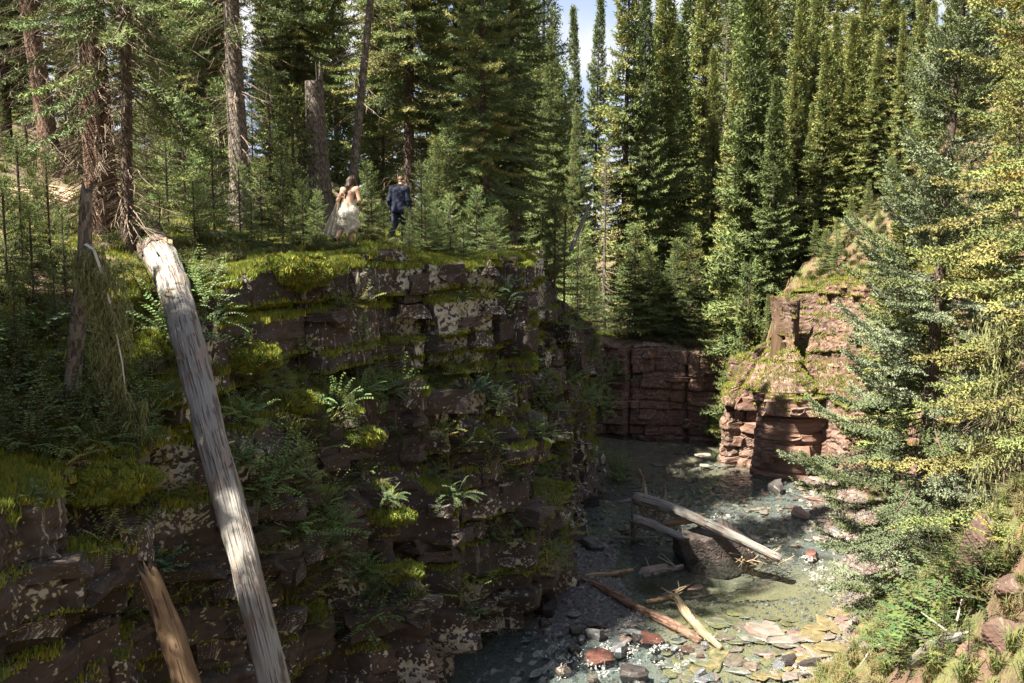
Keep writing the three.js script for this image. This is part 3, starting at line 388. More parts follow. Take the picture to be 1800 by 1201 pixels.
for (let k = 0; k < 50; k++) { const p = onRiver(925 + 330 * rs(), 1105 + 95 * rs()); p.y = bedHeight(p.x, -p.z) + 0.10; stone(p, 0.08 + 0.2 * rs() * rs(), pick(['dark', 'dark', 'grey', 'grey', 'grey', 'rose', 'red']), rs() < 0.5, true); } // rapid at the lower edge
for (const [px, py, s, kind, flat, sy] of [[1010, 1085, 0.20, 'grey', true], [1050, 1156, 0.42, 'red', true, 1.4], [1060, 1105, 0.2, 'red', true], [980, 1120, 0.2, 'grey', true, 1.6], [1140, 1120, 0.45, 'red', true], [1090, 1142, 0.3, 'grey', false], [1208, 1140, 0.24, 'red', true], [1110, 1185, 0.35, 'dark', false], [1235, 1190, 0.3, 'grey', true], [940, 1182, 0.2, 'grey', true], [1100, 935, 0.22, 'dark', false], [1350, 1104, 0.62, 'pale', true, 0.6], [1330, 1112, 0.5, 'rose', true, 0.6], [1390, 1122, 0.6, 'pale', true, 0.5], [1440, 1105, 0.4, 'ochre', true, 0.5], [1385, 1165, 0.35, 'dark', false, 0.6], [1370, 1170, 0.3, 'grey', false, 0.5], [1420, 1172, 0.3, 'dark', false, 0.6], [1150, 1000, 0.55, 'rose', true, 0.7], [1215, 1030, 0.5, 'rose', true, 0.6], [1425, 978, 0.3, 'red', false], [1405, 905, 0.5, 'rose', false, 0.8], [1365, 860, 0.42, 'dark', false, 1.2], [1238, 800, 0.45, 'pale', true], [1240, 818, 0.35, 'pale', true], [1180, 1042, 0.28, 'rose', true], [985, 985, 0.7, 'dark', false], [955, 1012, 0.6, 'dark', false, 1.3], [960, 1075, 0.5, 'dark', false, 1.3], [1000, 955, 0.6, 'dark', false], [1040, 965, 0.4, 'dark', false]]) { const p = onRiver(px, py); p.y = Math.max(bedHeight(p.x, -p.z) + 0.06, waterLevel(-p.z) - 0.04); stone(p, s, kind, flat, py > 1000, sy); }
for (let k = 0; k < 34; k++) { const p = onRiver(1150 + 170 * rs(), 792 + 45 * rs() * rs() + 4); p.y = bedHeight(p.x, -p.z) + 0.1; stone(p, 0.14 + 0.2 * rs(), pick(['pale', 'rose', 'grey']), true, true); }
function instances(name, geo, mat, items, parent) { // items: [position, scale (number or vector), quaternion, colour]
  const m = new THREE.InstancedMesh(geo, mat, items.length), M = new THREE.Matrix4(), s = new THREE.Vector3();
  items.forEach(([p, sc, q, c], i) => { m.setMatrixAt(i, M.compose(p, q, typeof sc === 'number' ? s.set(sc, sc, sc) : sc)); if (c) m.setColorAt(i, c); });
  m.name = parent ? name : numbered(name); m.castShadow = m.receiveShadow = true; stuff(m); (parent || scene).add(m); return m;
}
{ // gravel
  const r = rngOf(611), items = [], E = new THREE.Euler();
  const cols = [[0.14, 0.145, 0.155], [0.20, 0.20, 0.215], [0.09, 0.09, 0.10], [0.13, 0.085, 0.075], [0.22, 0.20, 0.18], [0.05, 0.05, 0.055]].map(c => RGB(...c)), warm = [[0.16, 0.13, 0.115], [0.13, 0.098, 0.088], [0.20, 0.175, 0.155], [0.09, 0.083, 0.08], [0.11, 0.065, 0.055]].map(c => RGB(...c));
  for (let k = 0; k < 48000; k++) {
    const x = -1 + 12.5 * r(), d = 18.5 + 24 * r() * (0.4 + 0.6 * r()); if (inside(polyL, x, d) || inside(polyR, x, d)) continue;
    const b = bedHeight(x, d), lv = waterLevel(d), dep = lv - b, bank = inside(polyW, x, d); if (dep > 0.5 || (bank && b - lv > 0.9)) continue; if (r() > (dep < 0.05 ? 1 : 0.32)) continue;
    const sz = (0.016 + 0.06 * Math.pow(r(), 3)) * (bank || d > 29 ? 1.9 : 1);
    items.push([V(x, b + 0.035 + sz * 0.15, d), new THREE.Vector3(sz, sz * (1 + r()), sz), new THREE.Quaternion().setFromEuler(E.set(r(), r() * 6.28, r() * 0.6)), (bank || d > 29 ? warm : cols)[Math.floor(r() * (bank || d > 29 ? 5 : 6))]]);
  }
  const gm = stoneMat.clone(); gm.roughness = 0.4; tag(instances('gravel', slabs[2], gm, items), 'grey and rose gravel scattered along the river bed', 'gravel');
}
{ // broken white water where the stream drops
  const r = rngOf(633), T = new Tris();
  const spots = [[1165, 850, 0, 0], [1300, 930, 60, 22], [1275, 912, 40, 12], [1330, 950, 45, 12], [1432, 1000, 30, 30], [1440, 1030, 26, 22], [1425, 985, 22, 10], [1150, 1140, 60, 16], [1180, 1170, 50, 16], [1080, 1150, 70, 26], [1020, 1180, 70, 20], [985, 1150, 40, 20], [1255, 1125, 26, 10], [960, 1105, 20, 20]];
  const cell = 0.021;
  spots.forEach(([px, py, w, h], si) => { if (!w) return; const c = onRiver(px, py), e = onRiver(px + w, py), f = onRiver(px, py - h), rx = Math.abs(e.x - c.x), rz = Math.abs(f.z - c.z); // ragged sheets of foam, torn along the current
    const lift = (x, z) => waterLevel(-z) + 0.025 + 0.035 * n2(x * 3, z * 3) + 0.03 * Math.max(0, n2(x * 9, z * 7)) + 0.012 * si % 0.02;
    for (let x = c.x - rx; x < c.x + rx; x += cell) for (let z = c.z - rz; z < c.z + rz; z += cell) { const q = Math.hypot((x - c.x) / rx, (z - c.z) / rz); if (n2(x * 2.1 + z * 1.2, z * 1.1 - x * 0.5) * 0.55 + n2(x * 8 + z * 4, z * 4 - x * 2) * 0.4 + 0.55 * n2(x * 27, z * 21) < 0.38 + 0.5 * q * q) continue; const g = 0.32 + 0.3 * r(), P = [[x, z], [x + cell, z], [x + cell, z + cell], [x, z + cell]].map(([u, v]) => [u + (n2(u * 31, v * 31)) * cell * 0.4, lift(u, v), v + n2(u * 29 + 5, v * 27) * cell * 0.4]); T.tri(...P[0], ...P[2], ...P[1], g, g, g * 1.03); if (r() < 0.75) T.tri(...P[0], ...P[3], ...P[2], g, g, g * 1.03); } });
  tag(stuff(mesh('foam', T.geo(), new THREE.MeshPhysicalMaterial({ color: 0xffffff, vertexColors: true, roughness: 0.6, transmission: 0.55, thickness: 0 }))), 'white foam where the stream breaks over stones', 'foam');
}
// ---------------------------------------------------------------- surfaces to stand things on
const solid = mergeGeometries([groundMesh.geometry, leftCliffGeo, rightCliffGeo, bedMesh.geometry].map(g => { const c = new THREE.BufferGeometry(); c.setAttribute('position', g.attributes.position.clone()); c.setIndex(g.index ? Array.from(g.index.array) : Array.from({ length: g.attributes.position.count }, (_, i) => i)); return c; }));
const bvh = new MeshBVH(solid), theRay = new THREE.Ray();
function hit(px, py) { theRay.origin.copy(camera.position); theRay.direction.copy(rayOf(px, py)).normalize(); const h = bvh.raycastFirst(theRay, THREE.DoubleSide); return h ? { p: h.point, n: h.face.normal.clone().multiplyScalar(h.face.normal.dot(theRay.direction) > 0 ? -1 : 1) } : null; }
function drop(x, d, from = 60) { theRay.origin.set(x, from, -d); theRay.direction.set(0, -1, 0); const h = bvh.raycastFirst(theRay, THREE.DoubleSide); return h ? h.point : V(x, ground(x, d), d); }
// ---------------------------------------------------------------- near conifers
const bigProf = t => Math.min(1, (1 - t) * 1.35 + 0.04);
const silverKind = conifer({ seed: 5, H: 13.8, r: 0.2, R: 2.45, from: 0.015, n: 300, shoots: 17, shootLen: 0.46, tufts: 18, sub: 3, nl: 0.048, nw: 0.02, palette: silver, profile: bigProf, gap: -0.32, twigs: 160, droop: 0.22, upturn: 0.34, hang: 0.2, elLow: -0.3, elHigh: 0.8, tipShare: 0.05, tip: [0.30, 0.17, 0.06], wild: 0.2, wildB: 0.45 });
{ const p = onGround(1632, 21.4); p.y -= 0.1; const t = plantTree(silverKind, p, 'silvery blue-green spruce with a dark trunk on the right bank', undefined, { turn: 2.1, bark: barkDark }); t.rotation.z = 0.045; }
const autumn = [[0.15, 0.16, 0.055], [0.13, 0.15, 0.05], [0.17, 0.16, 0.06], [0.11, 0.135, 0.05], [0.10, 0.125, 0.045]];
const edgeKind = conifer({ seed: 15, H: 14, r: 0.18, R: 2.0, from: 0.03, n: 270, shoots: 16, shootLen: 0.42, tufts: 16, sub: 2, nl: 0.046, nw: 0.018, palette: autumn, profile: bigProf, gap: -0.3, twigs: 200, droop: 0.25, upturn: 0.22, hang: 0.35, tipShare: 0.09, tip: [0.42, 0.19, 0.03], wild: 0.25, wildB: 0.45 });
plantTree(edgeKind, onGround(1835, 15.2), 'olive spruce with orange branch tips in front of the others at right', undefined, { turn: 0.4, bark: barkDark });
plantTree(edgeKind, onGround(1990, 12.5), 'orange-tipped spruce cut off by the right edge of the picture', undefined, { turn: 3.3, bark: barkDark, scale: 0.95 });
plantTree(edgeKind, onGround(1775, 23), 'olive spruce right behind the silvery spruce on the bank', undefined, { turn: 5.1, bark: barkDark, scale: 0.8 });
// hanging grey-green beard lichen on the dead lower branches
function beard(T, r, p, len, n, spread) { for (let k = 0; k < n; k++) { let x = p[0] + (r() - 0.5) * spread, y = p[1], z = p[2] + (r() - 0.5) * spread, c = 0.8 + 0.5 * r(), l = len * (0.3 + 0.7 * r()), w = 0.006 + 0.008 * r(); for (let m = 0; m < 4; m++) { const nx = x + (r() - 0.5) * 0.06, ny = y - l / 4, nz = z + (r() - 0.5) * 0.06, a = r() * 3.14, wx = Math.cos(a) * w, wz = Math.sin(a) * w; T.tri(x - wx, y, z - wz, x + wx, y, z + wz, nx, ny, nz, 0.17 * c, 0.18 * c, 0.085 * c); T.tri(x + wx, y, z + wz, nx + wx, ny, nz + wz, nx, ny, nz, 0.17 * c, 0.18 * c, 0.085 * c); x = nx; y = ny; z = nz; } } }
for (const [name, spots] of [['near', [[1790, 14.5, 520, 900]]], ['low', [[1690, 22, 480, 800]]]]) { const T = new Tris(), r = rngOf(name.length * 31), [px, d, y0, y1] = spots[0]; for (let k = 0; k < 150; k++) { const p = at(px + (r() - 0.5) * 170, lerp(y0, y1, r()), d + (r() - 0.5) * 2.5); beard(T, r, [p.x, p.y, p.z], 0.35, 6, 0.18); } tag(stuff(mesh('beard_lichen', T.geo(), lichenMat)), name === 'near' ? 'pale beard lichen hanging in the orange-tipped spruce' : 'pale beard lichen hanging behind the silvery spruce', 'lichen'); }
// trunks of the plateau, seen up close: [px, depth, height, radius, lean, green from, label, bark]
const P2 = (px, d) => { const q = onGround(px, d); return drop(q.x, d); };
const closeTrunks = [
  [104, 25.5, 17, 0.27, -0.10, 0.30, 'reddish leaning trunk with a pale bare strip at far left', barkRed, 21], [186, 19.6, 17, 0.33, -0.012, 0.22, 'thickest dark trunk on the plateau, above the fallen log', barkRed, 22], [226, 18.8, 15, 0.12, 0.03, 0.18, 'thin dark trunk right beside the thickest trunk', barkDark, 23],
  [428, 23.4, 17, 0.26, -0.02, 0.28, 'grey trunk with bare twigs midway between thick trunk and broken snag', barkGrey, 24], [612, 24.8, 15, 0.125, 0.115, 0.42, 'slim grey trunk leaning right above the woman', barkGrey, 25],
];
for (const [px, d, H, r0, lean, from, label, bark, seed] of closeTrunks) { const k = conifer({ seed, H, r: r0, R: 2.1, from, n: seed === 25 ? 80 : 150, wild: 0.4, twigFrom: seed === 25 ? 0.2 : 0.02, shoots: 14, shootLen: 0.36, tufts: 8, sub: 1, nl: 0.10, nw: 0.02, palette: [...deep, ...fir], profile: bigProf, gap: -0.25, twigs: seed === 22 ? 420 : seed === 25 ? 60 : 170, twigLen: 1.25, droop: 0.4, hang: 0.5, lean }); plantTree(k, P2(px, d), label, undefined, { bark, name: 'spruce_tree' }); }
{ // broken snag
  const g = trunkGeo(4.0, 0.34, 61, -0.03, 0.22, 14, 14), p = g.attributes.position; for (let i = 0; i < p.count; i++) if (p.getY(i) > 3.9) p.setY(i, 3.3 + 0.7 * Math.abs(n2(p.getX(i) * 4, p.getZ(i) * 4)) + (p.getX(i) > 0.05 ? 0.55 : 0)); g.computeVertexNormals();
  const t = thing('broken_snag', 'thick grey broken-off snag standing behind the woman', 'snag', P2(567, 25.2)); mesh('trunk', g, barkGrey, t); const T = new Tris(), r = rngOf(4); for (let k = 0; k < 10; k++) stick(T, -0.05 + 0.12 * r(), 3.2, 0.1 * (r() - 0.5), 0.1 * (r() - 0.5), 1, 0.1 * (r() - 0.5), 0.4 + 0.7 * r(), 0.03, 0.004, [0.36, 0.33, 0.30]); mesh('splinters', T.geo(), stickMat, t);
}
// ---------------------------------------------------------------- small plants
const saplingKinds = [0, 1, 2, 3].map(k => conifer({ seed: 201 + k, H: 2, r: 0.022, R: [0.78, 0.55, 0.9, 0.5][k], from: 0.05, n: [64, 70, 60, 80][k], shoots: 20, shootLen: 0.2, tufts: 9, sub: 1, nl: 0.05, nw: 0.010, palette: [[[0.15, 0.21, 0.08], [0.13, 0.19, 0.075], [0.17, 0.21, 0.075]], [...fir, ...olive], [[0.15, 0.21, 0.08], [0.12, 0.18, 0.075], [0.16, 0.20, 0.07]], deep][k], profile: t => (1 - t) * 0.95 + 0.1, gap: -0.6, elLow: 0.0, elHigh: 0.9, droop: 0.15, upturn: 0.15, hang: 0.1, tipShare: 0.15, tip: [0.20, 0.24, 0.07] }));
function leafyKind(seed, o) { const r = rngOf(seed), T = new Tris(); // stems with leaves in two ranks
  for (let s = 0; s < o.stems; s++) { let az = r() * 6.28, e = 0.5 + 0.9 * r(), x = (r() - 0.5) * o.base, z = (r() - 0.5) * o.base, y = -0.03, dx = Math.cos(az) * Math.cos(e), dy = Math.sin(e), dz = Math.sin(az) * Math.cos(e); const n = o.leaves, st = o.h * (0.5 + 0.6 * r()) / n, hue = 0.75 + 0.5 * r(), col = o.cols[Math.floor(r() * o.cols.length)];
    for (let k = 0; k < n; k++) { stick(T, x, y, z, dx, dy, dz, st, 0.004, 0.003, [0.09, 0.07, 0.045]); x += dx * st; y += dy * st; z += dz * st; dy -= o.arch * (0.5 + r()) / n; dx += (r() - 0.5) * 0.25; dz += (r() - 0.5) * 0.25; const l = Math.hypot(dx, dy, dz); dx /= l; dy /= l; dz /= l; if (k < n * 0.2) continue;
      for (const side of [-1, 1]) { const ll = o.ll * (0.6 + 0.6 * r()), lw = ll * o.lw, hx = Math.hypot(dx, dz) || 1; let ox = side * -dz / hx + dx * 0.5, oz = side * dx / hx + dz * 0.5, oy = 0.15 * (r() - 0.6); const ol = Math.hypot(ox, oy, oz); ox /= ol; oy /= ol; oz /= ol; const wx = -oz * lw, wz = ox * lw, c = col.map(q => q * hue * (0.8 + 0.4 * r())), m = 0.5, dip = lw * 0.35; const ax = x, ay = y, az2 = z, ex = x + ox * ll, ey = y + oy * ll, ez = z + oz * ll, mx = x + ox * ll * m, my = y + oy * ll * m, mz = z + oz * ll * m;
        T.tri(ax, ay, az2, mx + wx, my + dip, mz + wz, ex, ey, ez, ...c); T.tri(ax, ay, az2, ex, ey, ez, mx - wx, my + dip, mz - wz, ...c); } } }
  return T.geo(); }
const green = [[0.12, 0.20, 0.055], [0.14, 0.22, 0.06], [0.10, 0.17, 0.055]], yellowGreen = [[0.20, 0.21, 0.045], [0.17, 0.21, 0.05], [0.23, 0.19, 0.045]], teal = [[0.10, 0.20, 0.12], [0.12, 0.22, 0.13]];
const shrubKinds = { ivy: [leafyKind(350, { stems: 40, base: 0.45, leaves: 12, h: 0.7, arch: 1.0, ll: 0.075, lw: 0.36, cols: [[0.055, 0.095, 0.03], [0.07, 0.12, 0.035], [0.085, 0.115, 0.03]] })], green: [0, 1].map(k => leafyKind(300 + k, { stems: 34, base: 0.35, leaves: 13, h: 0.75, arch: 0.9, ll: 0.055, lw: 0.32, cols: green })), yellow: [0, 1].map(k => leafyKind(310 + k, { stems: 30, base: 0.35, leaves: 12, h: 0.6, arch: 0.7, ll: 0.045, lw: 0.3, cols: yellowGreen })), teal: [leafyKind(320, { stems: 26, base: 0.25, leaves: 10, h: 0.6, arch: 0.8, ll: 0.10, lw: 0.3, cols: teal })], broad: [leafyKind(330, { stems: 12, base: 0.3, leaves: 6, h: 0.5, arch: 0.5, ll: 0.16, lw: 0.3, cols: [[0.10, 0.18, 0.06], [0.08, 0.15, 0.05]] })], fern: [leafyKind(340, { stems: 26, base: 0.2, leaves: 16, h: 0.55, arch: 1.6, ll: 0.05, lw: 0.2, cols: [[0.085, 0.14, 0.05], [0.07, 0.12, 0.045]] })] };
function grassKind(seed, cols, n, h) { const r = rngOf(seed), T = new Tris(); for (let k = 0; k < n; k++) { const az = r() * 6.28, e = 0.3 + 0.8 * r(), l = h * (0.5 + 0.7 * r()), x = (r() - 0.5) * 0.16, z = (r() - 0.5) * 0.16, hx = Math.cos(az) * e, hz = Math.sin(az) * e, w = 0.006, c = cols[Math.floor(r() * cols.length)].map(q => q * (0.75 + 0.5 * r())), px = -Math.sin(az) * w, pz = Math.cos(az) * w, mx = x + hx * l * 0.4, mz = z + hz * l * 0.4, my = l * 0.6; T.tri(x - px, -0.02, z - pz, x + px, -0.02, z + pz, mx + px, my, mz + pz, ...c); T.tri(x - px, -0.02, z - pz, mx + px, my, mz + pz, mx - px, my, mz - pz, ...c); T.tri(mx - px, my, mz - pz, mx + px, my, mz + pz, x + hx * l, my + l * (0.45 - 0.5 * e), z + hz * l, ...c); } return T.geo(); }
const grassKinds = [grassKind(350, [[0.12, 0.15, 0.045], [0.10, 0.13, 0.035], [0.17, 0.16, 0.06]], 90, 0.34), grassKind(351, [[0.19, 0.155, 0.08], [0.12, 0.12, 0.045], [0.16, 0.13, 0.06]], 90, 0.3)];
const compass = i => ORD[i];
function smallPlants(list, kindOf, name, category, say, group) { // [px, py, scale, kind]
  list.slice().sort((a, b) => a[0] - b[0]).forEach(([px, py, sc, k], i) => {
    const h = py < 60 ? { p: P2(px, py), n: UPV } : hit(px, py); if (!h) return; const kind = kindOf(k || 0, i), label = say(ORD[i], px, py); let o;
    if (kind.trunk) { o = thing(name, label, category, h.p, group); mesh('trunk', kind.trunk, barkDark, o); mesh('crown', kind.crown, needleMat, o); mesh('branches', kind.wood, stickMat, o); }
    else { o = tag(mesh(name, kind, leafMat), label, category, group); o.position.copy(h.p); }
    o.scale.setScalar(sc * (kind.trunk ? 1.15 : 1.35)); o.rotation.y = (px * 0.77 + py) % 6.28; if (h.n.y < 0.5) { o.position.addScaledVector(h.n, 0.03); o.rotation.x = 0.35 * h.n.z; o.rotation.z = -0.35 * h.n.x; }
  });
}
const sap = k => saplingKinds[k % 4];
smallPlants([[748, 23.2, 0.55, 2], [792, 23.6, 0.60, 0], [838, 23.9, 0.66, 2], [768, 24.4, 0.5, 0], [866, 24.6, 0.5, 0], [815, 23.2, 0.36, 2], [720, 22.6, 0.3, 0], [880, 25.2, 0.5, 1]], sap, 'fir_sapling', 'sapling', o => `${o} from the left of the bright firs at the cliff edge`, 'bright firs at the cliff edge');
smallPlants([[655, 24.6, 0.55, 1], [676, 24.4, 0.42, 0], [742, 26.8, 0.9, 3], [770, 27.5, 1.2, 1], [648, 26.5, 0.8, 0], [790, 28, 1.4, 3], [718, 24.8, 0.40, 2]], sap, 'fir_sapling', 'sapling', o => `${o} from the left of the firs growing round the man`, 'firs round the man');
smallPlants([[345, 20.6, 0.55, 0], [380, 21.4, 0.8, 2], [425, 21.8, 0.7, 0], [462, 22.2, 0.75, 1], [500, 22.0, 0.8, 3], [535, 22.6, 0.6, 0], [480, 24.5, 1.5, 3], [395, 24, 1.3, 0], [330, 23.5, 1.1, 2], [520, 24.8, 1.4, 1], [560, 23.4, 0.5, 0], [445, 20.8, 0.45, 0], [300, 21.5, 0.8, 1], [262, 18.6, 0.4, 3], [238, 19.0, 0.5, 0], [285, 19.6, 0.45, 1]], sap, 'fir_sapling', 'sapling', o => `${o} from the left of the young firs between fallen log and woman`, 'young firs left of the woman');
smallPlants([[40, 470, 0.9, 3], [90, 480, 0.85, 3], [15, 530, 0.8, 3], [60, 540, 0.7, 3], [115, 520, 0.6, 3], [30, 640, 0.55, 3], [100, 610, 0.5, 3], [170, 640, 0.35, 0]], sap, 'fir_sapling', 'sapling', o => `${o} from the left of the dark firs on the left slope`, 'dark firs on the left slope');
smallPlants([[455, 700, 0.42, 0], [420, 650, 0.3, 0], [500, 690, 0.3, 0], [545, 870, 0.42, 0], [640, 612, 0.3, 0], [625, 780, 0.4, 3], [930, 712, 0.34, 3], [760, 640, 0.32, 0], [660, 700, 0.25, 0], [880, 690, 0.3, 3], [560, 770, 0.35, 3], [1060, 700, 0.5, 3], [1035, 640, 0.6, 3]], sap, 'fir_seedling', 'seedling', o => `${o} from the left of the fir seedlings rooted in the dark cliff`, 'fir seedlings on the cliff');
smallPlants([[975, 32, 1.1, 3], [992, 33.2, 1.3, 1], [1015, 34.6, 1.1, 0], [1036, 36, 1.2, 3], [1020, 36.2, 1.5, 1], [1045, 37, 0.9, 0]], sap, 'fir_sapling', 'sapling', o => `${o} from the left of the firs on the dark cliff's far shoulder`, 'firs on the far shoulder');
const shr = k => { const s = shrubKinds[k] || shrubKinds.green; return s[0]; };
smallPlants([[60, 730, 1.0, 'fern'], [120, 720, 0.9, 'fern'], [25, 790, 1.0, 'green'], [90, 800, 0.8, 'fern'], [200, 740, 0.9, 'green'], [240, 790, 0.8, 'green'], [160, 780, 0.7, 'green'], [30, 600, 1.0, 'broad'], [75, 590, 0.9, 'broad'], [10, 680, 0.9, 'broad'], [110, 560, 0.7, 'broad'], [60, 880, 0.6, 'fern'], [215, 690, 0.7, 'green'], [275, 720, 0.6, 'green'], [40, 700, 1.1, 'green'], [15, 750, 1.1, 'fern'], [130, 650, 0.9, 'fern'], [95, 760, 1.0, 'green'], [180, 700, 0.9, 'fern'], [250, 660, 0.7, 'yellow'], [150, 740, 0.8, 'yellow'], [45, 640, 0.9, 'green'], [210, 600, 0.6, 'yellow'], [235, 560, 0.5, 'fern'], [120, 810, 0.8, 'yellow'], [255, 830, 0.6, 'fern']], shr, 'leafy_shrub', 'shrub', o => `${o} from the left of the leafy plants on the left bank`, 'leafy plants on the left bank');
smallPlants([[455, 860, 0.95, 'green'], [480, 830, 0.8, 'green'], [430, 810, 0.6, 'green'], [530, 880, 0.7, 'fern'], [500, 950, 0.6, 'fern'], [470, 740, 0.5, 'yellow'], [420, 610, 0.45, 'yellow'], [520, 610, 0.5, 'yellow'], [560, 900, 0.6, 'green'], [585, 960, 0.5, 'fern']], shr, 'leafy_shrub', 'shrub', o => `${o} from the left of the plants hugging the fallen log's right side`, 'plants right of the fallen log');
smallPlants([[630, 520, 0.55, 'green'], [600, 650, 0.55, 'green'], [640, 660, 0.6, 'yellow'], [690, 660, 0.6, 'yellow'], [710, 690, 0.5, 'yellow'], [590, 720, 0.7, 'green'], [775, 680, 0.6, 'green'], [835, 690, 0.6, 'teal'], [870, 710, 0.6, 'green'], [780, 760, 0.7, 'yellow'], [740, 770, 0.5, 'fern'], [820, 770, 0.6, 'fern'], [680, 880, 0.6, 'fern'], [640, 830, 0.5, 'green'], [700, 1060, 0.7, 'fern'], [740, 1075, 0.5, 'fern'], [660, 1030, 0.6, 'green'], [605, 1110, 0.35, 'fern'], [960, 840, 0.75, 'green'], [945, 690, 0.6, 'green'], [640, 1000, 0.5, 'green']], shr, 'leafy_shrub', 'shrub', o => `${o} from the left of the leafy plants on the dark cliff face`, 'leafy plants on the cliff face');
smallPlants([[1082, 850, 1.1, 'green'], [1095, 830, 1.0, 'green'], [1075, 820, 0.9, 'green'], [1060, 720, 1.0, 'green'], [1048, 680, 0.9, 'green'], [1085, 660, 0.9, 'green'], [1030, 700, 0.8, 'green']], shr, 'leafy_shrub', 'shrub', o => `${o} from the left of the bushes on the dark cliff's river corner`, 'bushes at the river corner');
smallPlants([[1680, 960, 1.0, 'yellow'], [1720, 930, 1.0, 'yellow'], [1650, 930, 0.9, 'yellow'], [1760, 880, 0.9, 'yellow'], [1790, 960, 0.8, 'yellow'], [1600, 1100, 0.7, 'ivy'], [1660, 1090, 0.8, 'ivy'], [1710, 1060, 0.9, 'ivy'], [1740, 1020, 0.8, 'ivy'], [1570, 1130, 0.6, 'ivy'], [1640, 1130, 0.7, 'ivy'], [1620, 1030, 0.7, 'ivy'], [1690, 1020, 0.8, 'ivy'], [1770, 1090, 0.6, 'yellow'], [1690, 860, 1.0, 'ivy'], [1740, 830, 1.0, 'ivy'], [1620, 870, 0.9, 'ivy'], [1780, 790, 1.0, 'ivy'], [1600, 1150, 0.6, 'ivy']], shr, 'leafy_shrub', 'shrub', o => `${o} from the left of the leafy shrubs under the right-hand spruces`, 'shrubs on the right bank');
smallPlants([[1655, 1175, 0.34, 1], [1600, 1190, 0.22, 1], [1700, 1190, 0.26, 3], [1565, 1180, 0.18, 1]], sap, 'fir_sapling', 'sapling', o => `${o} from the left of the small firs at the lower right corner`, 'small firs at lower right');
{ const h = hit(282, 1000) || { p: at(282, 985, 14) }; const o = tag(mesh('leafy_shrub', shrubKinds.teal[0], leafMat), 'blue-green leafy shrub above the rotten stump', 'shrub'); o.position.copy(h.p); o.scale.setScalar(0.8); }
// split blocks standing proud of the walls, children of each cliff
function cliffBlocks(cliff, mat, boxes, seed, tone) {
  const r = rngOf(seed), kinds = [0, 1, 2, 3, 4, 5].map(() => { const g = new THREE.BoxGeometry(1, 1, 1, 3, 2, 2).toNonIndexed(), p = g.attributes.position, uv = g.attributes.uv, o = r() * 9, ux = r(), uy = r(); for (let i = 0; i < p.count; i++) { const x = p.getX(i), y = p.getY(i), z = p.getZ(i), q = Math.round(x * 6) * 49 + Math.round(y * 4) * 7 + Math.round(z * 4), j = (a, b) => (hash(q, a, Math.round(o * 9)) - 0.5) * (Math.abs(x) > 0.4 && Math.abs(y) > 0.4 ? 0.34 : 0.16) + 0.08 * n3(x * 2.3 + a + o, y * 2.3 + b, z * 2.3); p.setXYZ(i, x + j(1, 7), y + j(20, 3) * 0.8, z + j(5, 40)); uv.setXY(i, ux + uv.getX(i) * 0.14, uy + uv.getY(i) * 0.09); } g.deleteAttribute('normal'); g.setAttribute('color', new THREE.BufferAttribute(new Float32Array(p.count * 3).fill(tone * (0.7 + 0.6 * r())), 3)); return g; });
  for (const [x0, x1, y0, y1, n] of boxes) for (let k = 0; k < n; k++) { const h = hit(lerp(x0, x1, r()), lerp(y0, y1, r())); if (!h || h.n.y > 0.6 || h.p.y < -0.1) continue; const m = mesh('rock_block', kinds[Math.floor(r() * 6)], mat, cliff), f = new THREE.Vector3(h.n.x, 0, h.n.z).normalize(); m.position.copy(h.p).addScaledVector(f, -0.09); m.lookAt(m.position.clone().add(f)); m.rotateY((r() - 0.5) * 0.3); m.scale.set(0.35 + 0.9 * r() * r(), 0.16 + 0.42 * r() * r(), 0.3 + 0.3 * r()); }
}
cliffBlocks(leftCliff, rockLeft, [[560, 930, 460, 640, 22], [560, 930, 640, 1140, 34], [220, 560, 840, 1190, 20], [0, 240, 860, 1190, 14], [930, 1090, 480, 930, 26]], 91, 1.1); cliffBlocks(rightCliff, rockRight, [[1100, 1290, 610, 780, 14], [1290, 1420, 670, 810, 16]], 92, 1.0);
// small plants on the ledges of the dark wall, told apart by kind, by the part of the wall and by their order there
{ const r = rngOf(95), got = [], bins = new Map(); for (let k = 0; k < 2400 && got.length < 135; k++) { const px = 150 + 920 * Math.sqrt(r()), py = 480 + 640 * r(), h = hit(px, py); if (!h || h.n.y < 0.55 || h.p.x > 3 || h.p.y < 1.3 || got.some(q => q.p.distanceTo(h.p) < 0.38)) continue; const kind = Math.floor(r() * 3.6); got.push({ p: h.p.clone(), px, py, kind, sc: 0.65 + 0.75 * r(), rot: [0.3 * r(), r() * 6.28, -0.3 * r()] }); }
  const names = ['arching fern', 'leafy green sprig', 'yellow-green sprig', 'grass tuft'], rowsOf = ['just under the plateau edge', 'on the upper ledges', 'on the middle ledges', 'on the lower ledges'], side = ['left of the log', 'between log and crack', 'right of the crack'];
  for (const q of got) { q.key = `${names[q.kind]} ${rowsOf[q.py < 580 ? 0 : q.py < 740 ? 1 : q.py < 900 ? 2 : 3]}|${side[q.px < 380 ? 0 : q.px < 770 ? 1 : 2]}`; if (!bins.has(q.key)) bins.set(q.key, []); bins.get(q.key).push(q); }
  for (const [key, list] of bins) { list.sort((m, n) => m.px - n.px); const [what, where] = key.split('|'); list.forEach((q, i) => { const o = tag(mesh('ledge_plant', [shrubKinds.fern[0], shrubKinds.green[1], shrubKinds.yellow[1], grassKinds[0]][q.kind], leafMat), list.length > 1 ? `${ORD[i]} from left, ${what} ${where}` : `${what} ${where}`, 'plant', 'small plants on the ledges'); o.position.copy(q.p); o.scale.setScalar(q.sc); o.rotation.set(...q.rot); }); }
}
